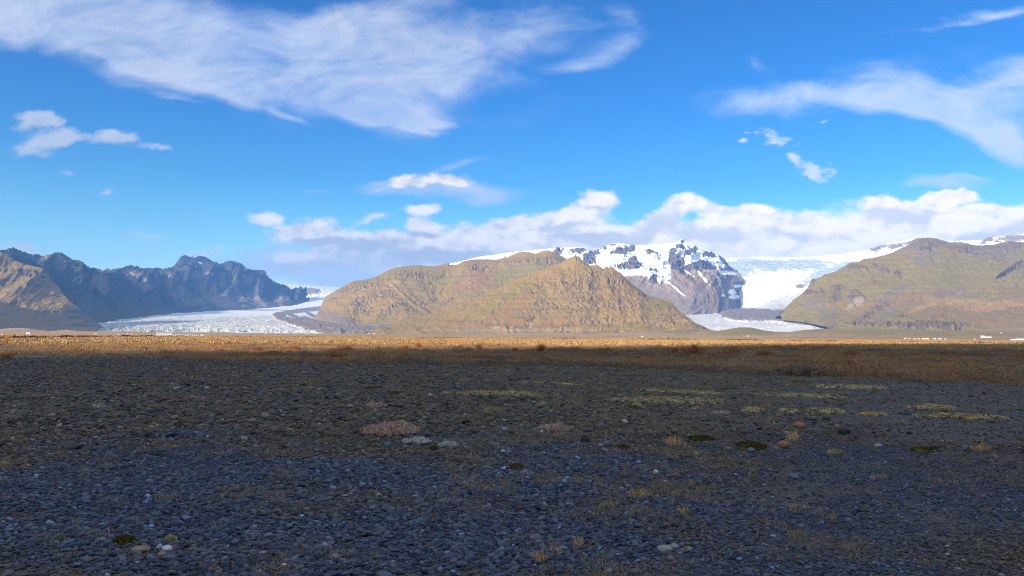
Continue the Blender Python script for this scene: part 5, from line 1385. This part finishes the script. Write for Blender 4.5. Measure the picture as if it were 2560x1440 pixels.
# ------------------------------------------------------------------ buildings and road furniture, far off
FORE = D.objects['foreland']
_fv = np.zeros(len(FORE.data.vertices) * 3, np.float32); FORE.data.vertices.foreach_get('co', _fv); _fv = _fv.reshape(-1, 3).astype(float)
_fpx, _fpy = proj(_fv)
def stand(px, py):
    """point of the plain or of the foreland seen at a pixel"""
    m_ = _fv[:, 1] < 4500
    dd = np.where(m_, (_fpx - px) ** 2 + ((_fpy - py) * 3) ** 2, 1e9)
    i = int(np.argmin(dd))
    g_ = ground(px, py) if py > hz(px) + .9 else None
    if g_ is not None and g_[1] < 1500: return np.array([g_[0], g_[1], 0.0])
    return _fv[i].copy()
def paint(name, c, rough=.6):
    m = NT(name); n = m.noise(m.pos(), .6, 4, .6)
    return m.out(m.mix(n, tuple(v * .85 for v in c), tuple(min(1, v * 1.05) for v in c)), rough, None, .3)
PW, PGR, PRD, PYE, PDK, PBL = paint('white_paint', (.62, .61, .58)), paint('grey_roof_sheet', (.45, .46, .46)), paint('red_roof_sheet', (.45, .10, .06)), paint('yellow_paint', (.85, .55, .12)), paint('dark_glass', (.05, .06, .07), .2), paint('pale_roof_sheet', (.5, .51, .51))
def box(name, c, s, mat, parent):
    V = np.array([(x, y, z) for x in (-.5, .5) for y in (-.5, .5) for z in (-.5, .5)]) * np.array(s) + np.array(c)
    Fc = np.array([(0, 1, 3, 2), (4, 6, 7, 5), (0, 4, 5, 1), (2, 3, 7, 6), (0, 2, 6, 4), (1, 5, 7, 3)])
    return link(name, raw_mesh(name, V, Fc, False), mat, parent)
def house(label, px, py, wpx, hpx, roofm=None, wallm=None, name='farm_building', cat='building', group='white buildings on the plain below the hills', depth=.6, windows=3, door=True):
    g_ = stand(px, py); d_ = g_[1]
    Wm, Hm = wpx * d_ / FPX, hpx * d_ / FPX
    Dm = max(3.0, min(Wm * depth, 14)); wl = Hm * .62
    e = place(name, label, cat, group, g_)
    e.rotation_euler[2] = -math.atan2(g_[0], g_[1]) * .6
    box('wall', (0, 0, wl / 2 - .2), (Wm, Dm, wl + .4), wallm or PW, e)
    ov = .35
    V = [(-Wm / 2 - ov, -Dm / 2 - ov, wl), (Wm / 2 + ov, -Dm / 2 - ov, wl), (Wm / 2 + ov, Dm / 2 + ov, wl), (-Wm / 2 - ov, Dm / 2 + ov, wl), (-Wm / 2 - ov, 0, Hm), (Wm / 2 + ov, 0, Hm)]
    me = D.meshes.new('roof'); me.from_pydata(V, [], [(0, 1, 5, 4), (2, 3, 4, 5), (0, 4, 3), (1, 2, 5), (3, 2, 1, 0)])
    link('roof', me, roofm or PBL, e)
    for k in range(windows):
        box('window', (-Wm * .5 + Wm * (k + .7) / (windows + .4), -Dm / 2 - .05, wl * .58), (min(1.4, Wm * .1), .1, wl * .3), PDK, e)
    if door: box('door', (Wm * .36, -Dm / 2 - .06, wl * .38), (min(2.2, Wm * .1), .12, wl * .75), PGR, e)
    return e
house('long low white shed with pale roof, largest building on the plain at left', 412, 839.2, 36, 7.5, PBL, windows=5, name='shed')
house('small white house at left, left of the long shed', 240, 838.6, 4, 5, PGR, windows=1)
for i, (x, y_, w, h, lab) in enumerate([(297, 836.8, 5, 2.2, 'flat white farm building at left between the posts and the shed'), (318, 836.6, 4, 2.6, 'first of two little white houses close left of the long shed'), (328, 836.6, 4, 2.4, 'second of two little white houses close left of the long shed'),
    (505, 839.3, 7, 3.4, 'small white building right of the long shed'), (922, 835.5, 5, 2.4, 'tiny white house under the left foot of the middle hill'), (934, 835.8, 5, 2.8, 'tiny white house, middle one of three under the hill foot'), (956, 835.8, 5, 2.4, 'tiny white house, right one of three under the hill foot'),
    (1605, 842.6, 5, 3, 'lone white building below the pyramid hill'), (1868, 840.8, 4, 2.2, 'tiny pale building before the icefall glacier front'), (2138, 821.5, 3, 2.5, 'tiny white hut on the green rise below the right hill'),
    (2264, 847.4, 5, 2.6, 'leftmost small white building of the right farm row'), (2274, 847.6, 5, 2.2, 'second small white building of the right farm row'), (2286, 847.8, 6, 2.2, 'third white building of the right farm row, low and long'), (2296, 847.9, 5, 2.2, 'small white building just left of the yellow one'),
    (2336, 848.1, 7, 3, 'white building just right of the yellow one'), (2348, 848.3, 7, 3, 'white building right of the pair beside the yellow one'), (2362, 848.3, 5, 2.2, 'low white shed ending the right farm row'),
    (2438, 848.8, 3, 2.2, 'tiny white shed left below the upper farm'), (2502, 833.5, 3, 2, 'tiny white hut high on the green slope at right')]):
    house(lab, x, y_, w, h, [PBL, PGR, PRD][i % 3] if i in (4, 6, 16) else PBL, windows=1, door=False)
house('yellow-fronted building in the right farm row', 2314, 848.1, 16, 3.2, PBL, PYE, windows=3)
house('upper farm, white house with tall gable above the other farm buildings', 2456, 844.2, 9, 5.2, PBL, windows=2)
house('upper farm, long white barn right of the tall-gabled house', 2470, 844.4, 14, 3.6, PGR, windows=3)
house('white barn cut by the right edge of the view', 2553, 850.5, 22, 4.5, PBL, windows=3)
house('low white barn left of the one at the right edge', 2533, 850.4, 12, 3.2, PBL, windows=2)
# white wrapped bales in a row right of the shed
def cyl(name, c, r, ln, mat, parent=None, n=14):
    a = np.linspace(0, 2 * math.pi, n, endpoint=False)
    V = [(x, r * math.cos(t), r * math.sin(t)) for x in (-ln / 2, ln / 2) for t in a]
    me = D.meshes.new(name); me.from_pydata([(v[0] + c[0], v[1] + c[1], v[2] + c[2]) for v in V], [], [(i, (i + 1) % n, n + (i + 1) % n, n + i) for i in range(n)] + [tuple(range(n))[::-1], tuple(range(n, 2 * n))])
    return link(name, me, mat, parent)
for i in range(12):
    g_ = ground(434 + i * 5.3, 839.8)
    o = cyl('hay_bale', (0, 0, 0), .95, 1.9, PW); o.location = (g_[0], g_[1], .9)
    tag(o, 'round white wrapped bale in the row right of the long shed', 'hay bale', 'row of white bales')
# white roadside posts
POSTX = [17, 30, 42, 53, 62.5, 73.5, 80, 92, 105, 117, 125, 133, 141, 149, 157, 166, 177, 189, 202, 214]
def post_mesh():
    p = D.objects.new('marker_post', None); COL.objects.link(p)
    V = np.array([(x * s, y * s, z) for z, s in ((-.2, 1), (.9, .85)) for x in (-.11, .11) for y in (-.05, .05)])
    Fc = np.array([(0, 1, 3, 2), (4, 6, 7, 5), (0, 4, 5, 1), (2, 3, 7, 6), (0, 2, 6, 4), (1, 5, 7, 3)])
    link('post', raw_mesh('post', V, Fc, False), PW, p)
    box('cap', (0, 0, .95), (.20, .10, .10), PGR, p)
    box('reflector', (0, -.06, .75), (.09, .02, .16), PYE, p)
    return p
p0 = post_mesh()
for i, x in enumerate(POSTX):
    if i == 0: p = p0
    else:
        p = p0.copy(); COL.objects.link(p)
        for ch in list(p0.children):
            c_ = ch.copy(); COL.objects.link(c_); c_.parent = p
    g_ = ground(x, 842.6 - x * .009)
    p.location = (g_[0], g_[1], 0)
    tag(p, 'slim white roadside marker post in the row at far left', 'marker post', 'white marker posts along the road')
# information board on three legs at far left, and a small white cabinet
g_ = stand(70, 837.0)
g_ = ground(70, 838.0)
e = place('information_board', 'pale upright board on three legs behind the roadside posts', 'sign', None, (g_[0], g_[1], 0))
sB = g_[1] / FPX
for k in (-1, 0, 1): box('leg', (k * 3.6 * sB, 0, 1.0), (.22, .22, 2.4), PGR, e)
for k in (-1, 0, 1): box('panel', (k * 3.3 * sB, -.15, 5.2 * sB), (2.4 * sB, .1, 4.6 * sB), PBL, e)
g_ = ground(5, 840.0)
e = place('cabinet', 'small white roadside cabinet at the left edge of the view', 'cabinet', None, (g_[0], g_[1], 0))
sB = g_[1] / FPX
box('body', (0, 0, 2.4 * sB), (3.8 * sB, .8, 4.8 * sB), PW, e)
box('lid', (0, 0, 4.9 * sB), (4.2 * sB, 1.0, .2 * sB + .05), PGR, e)
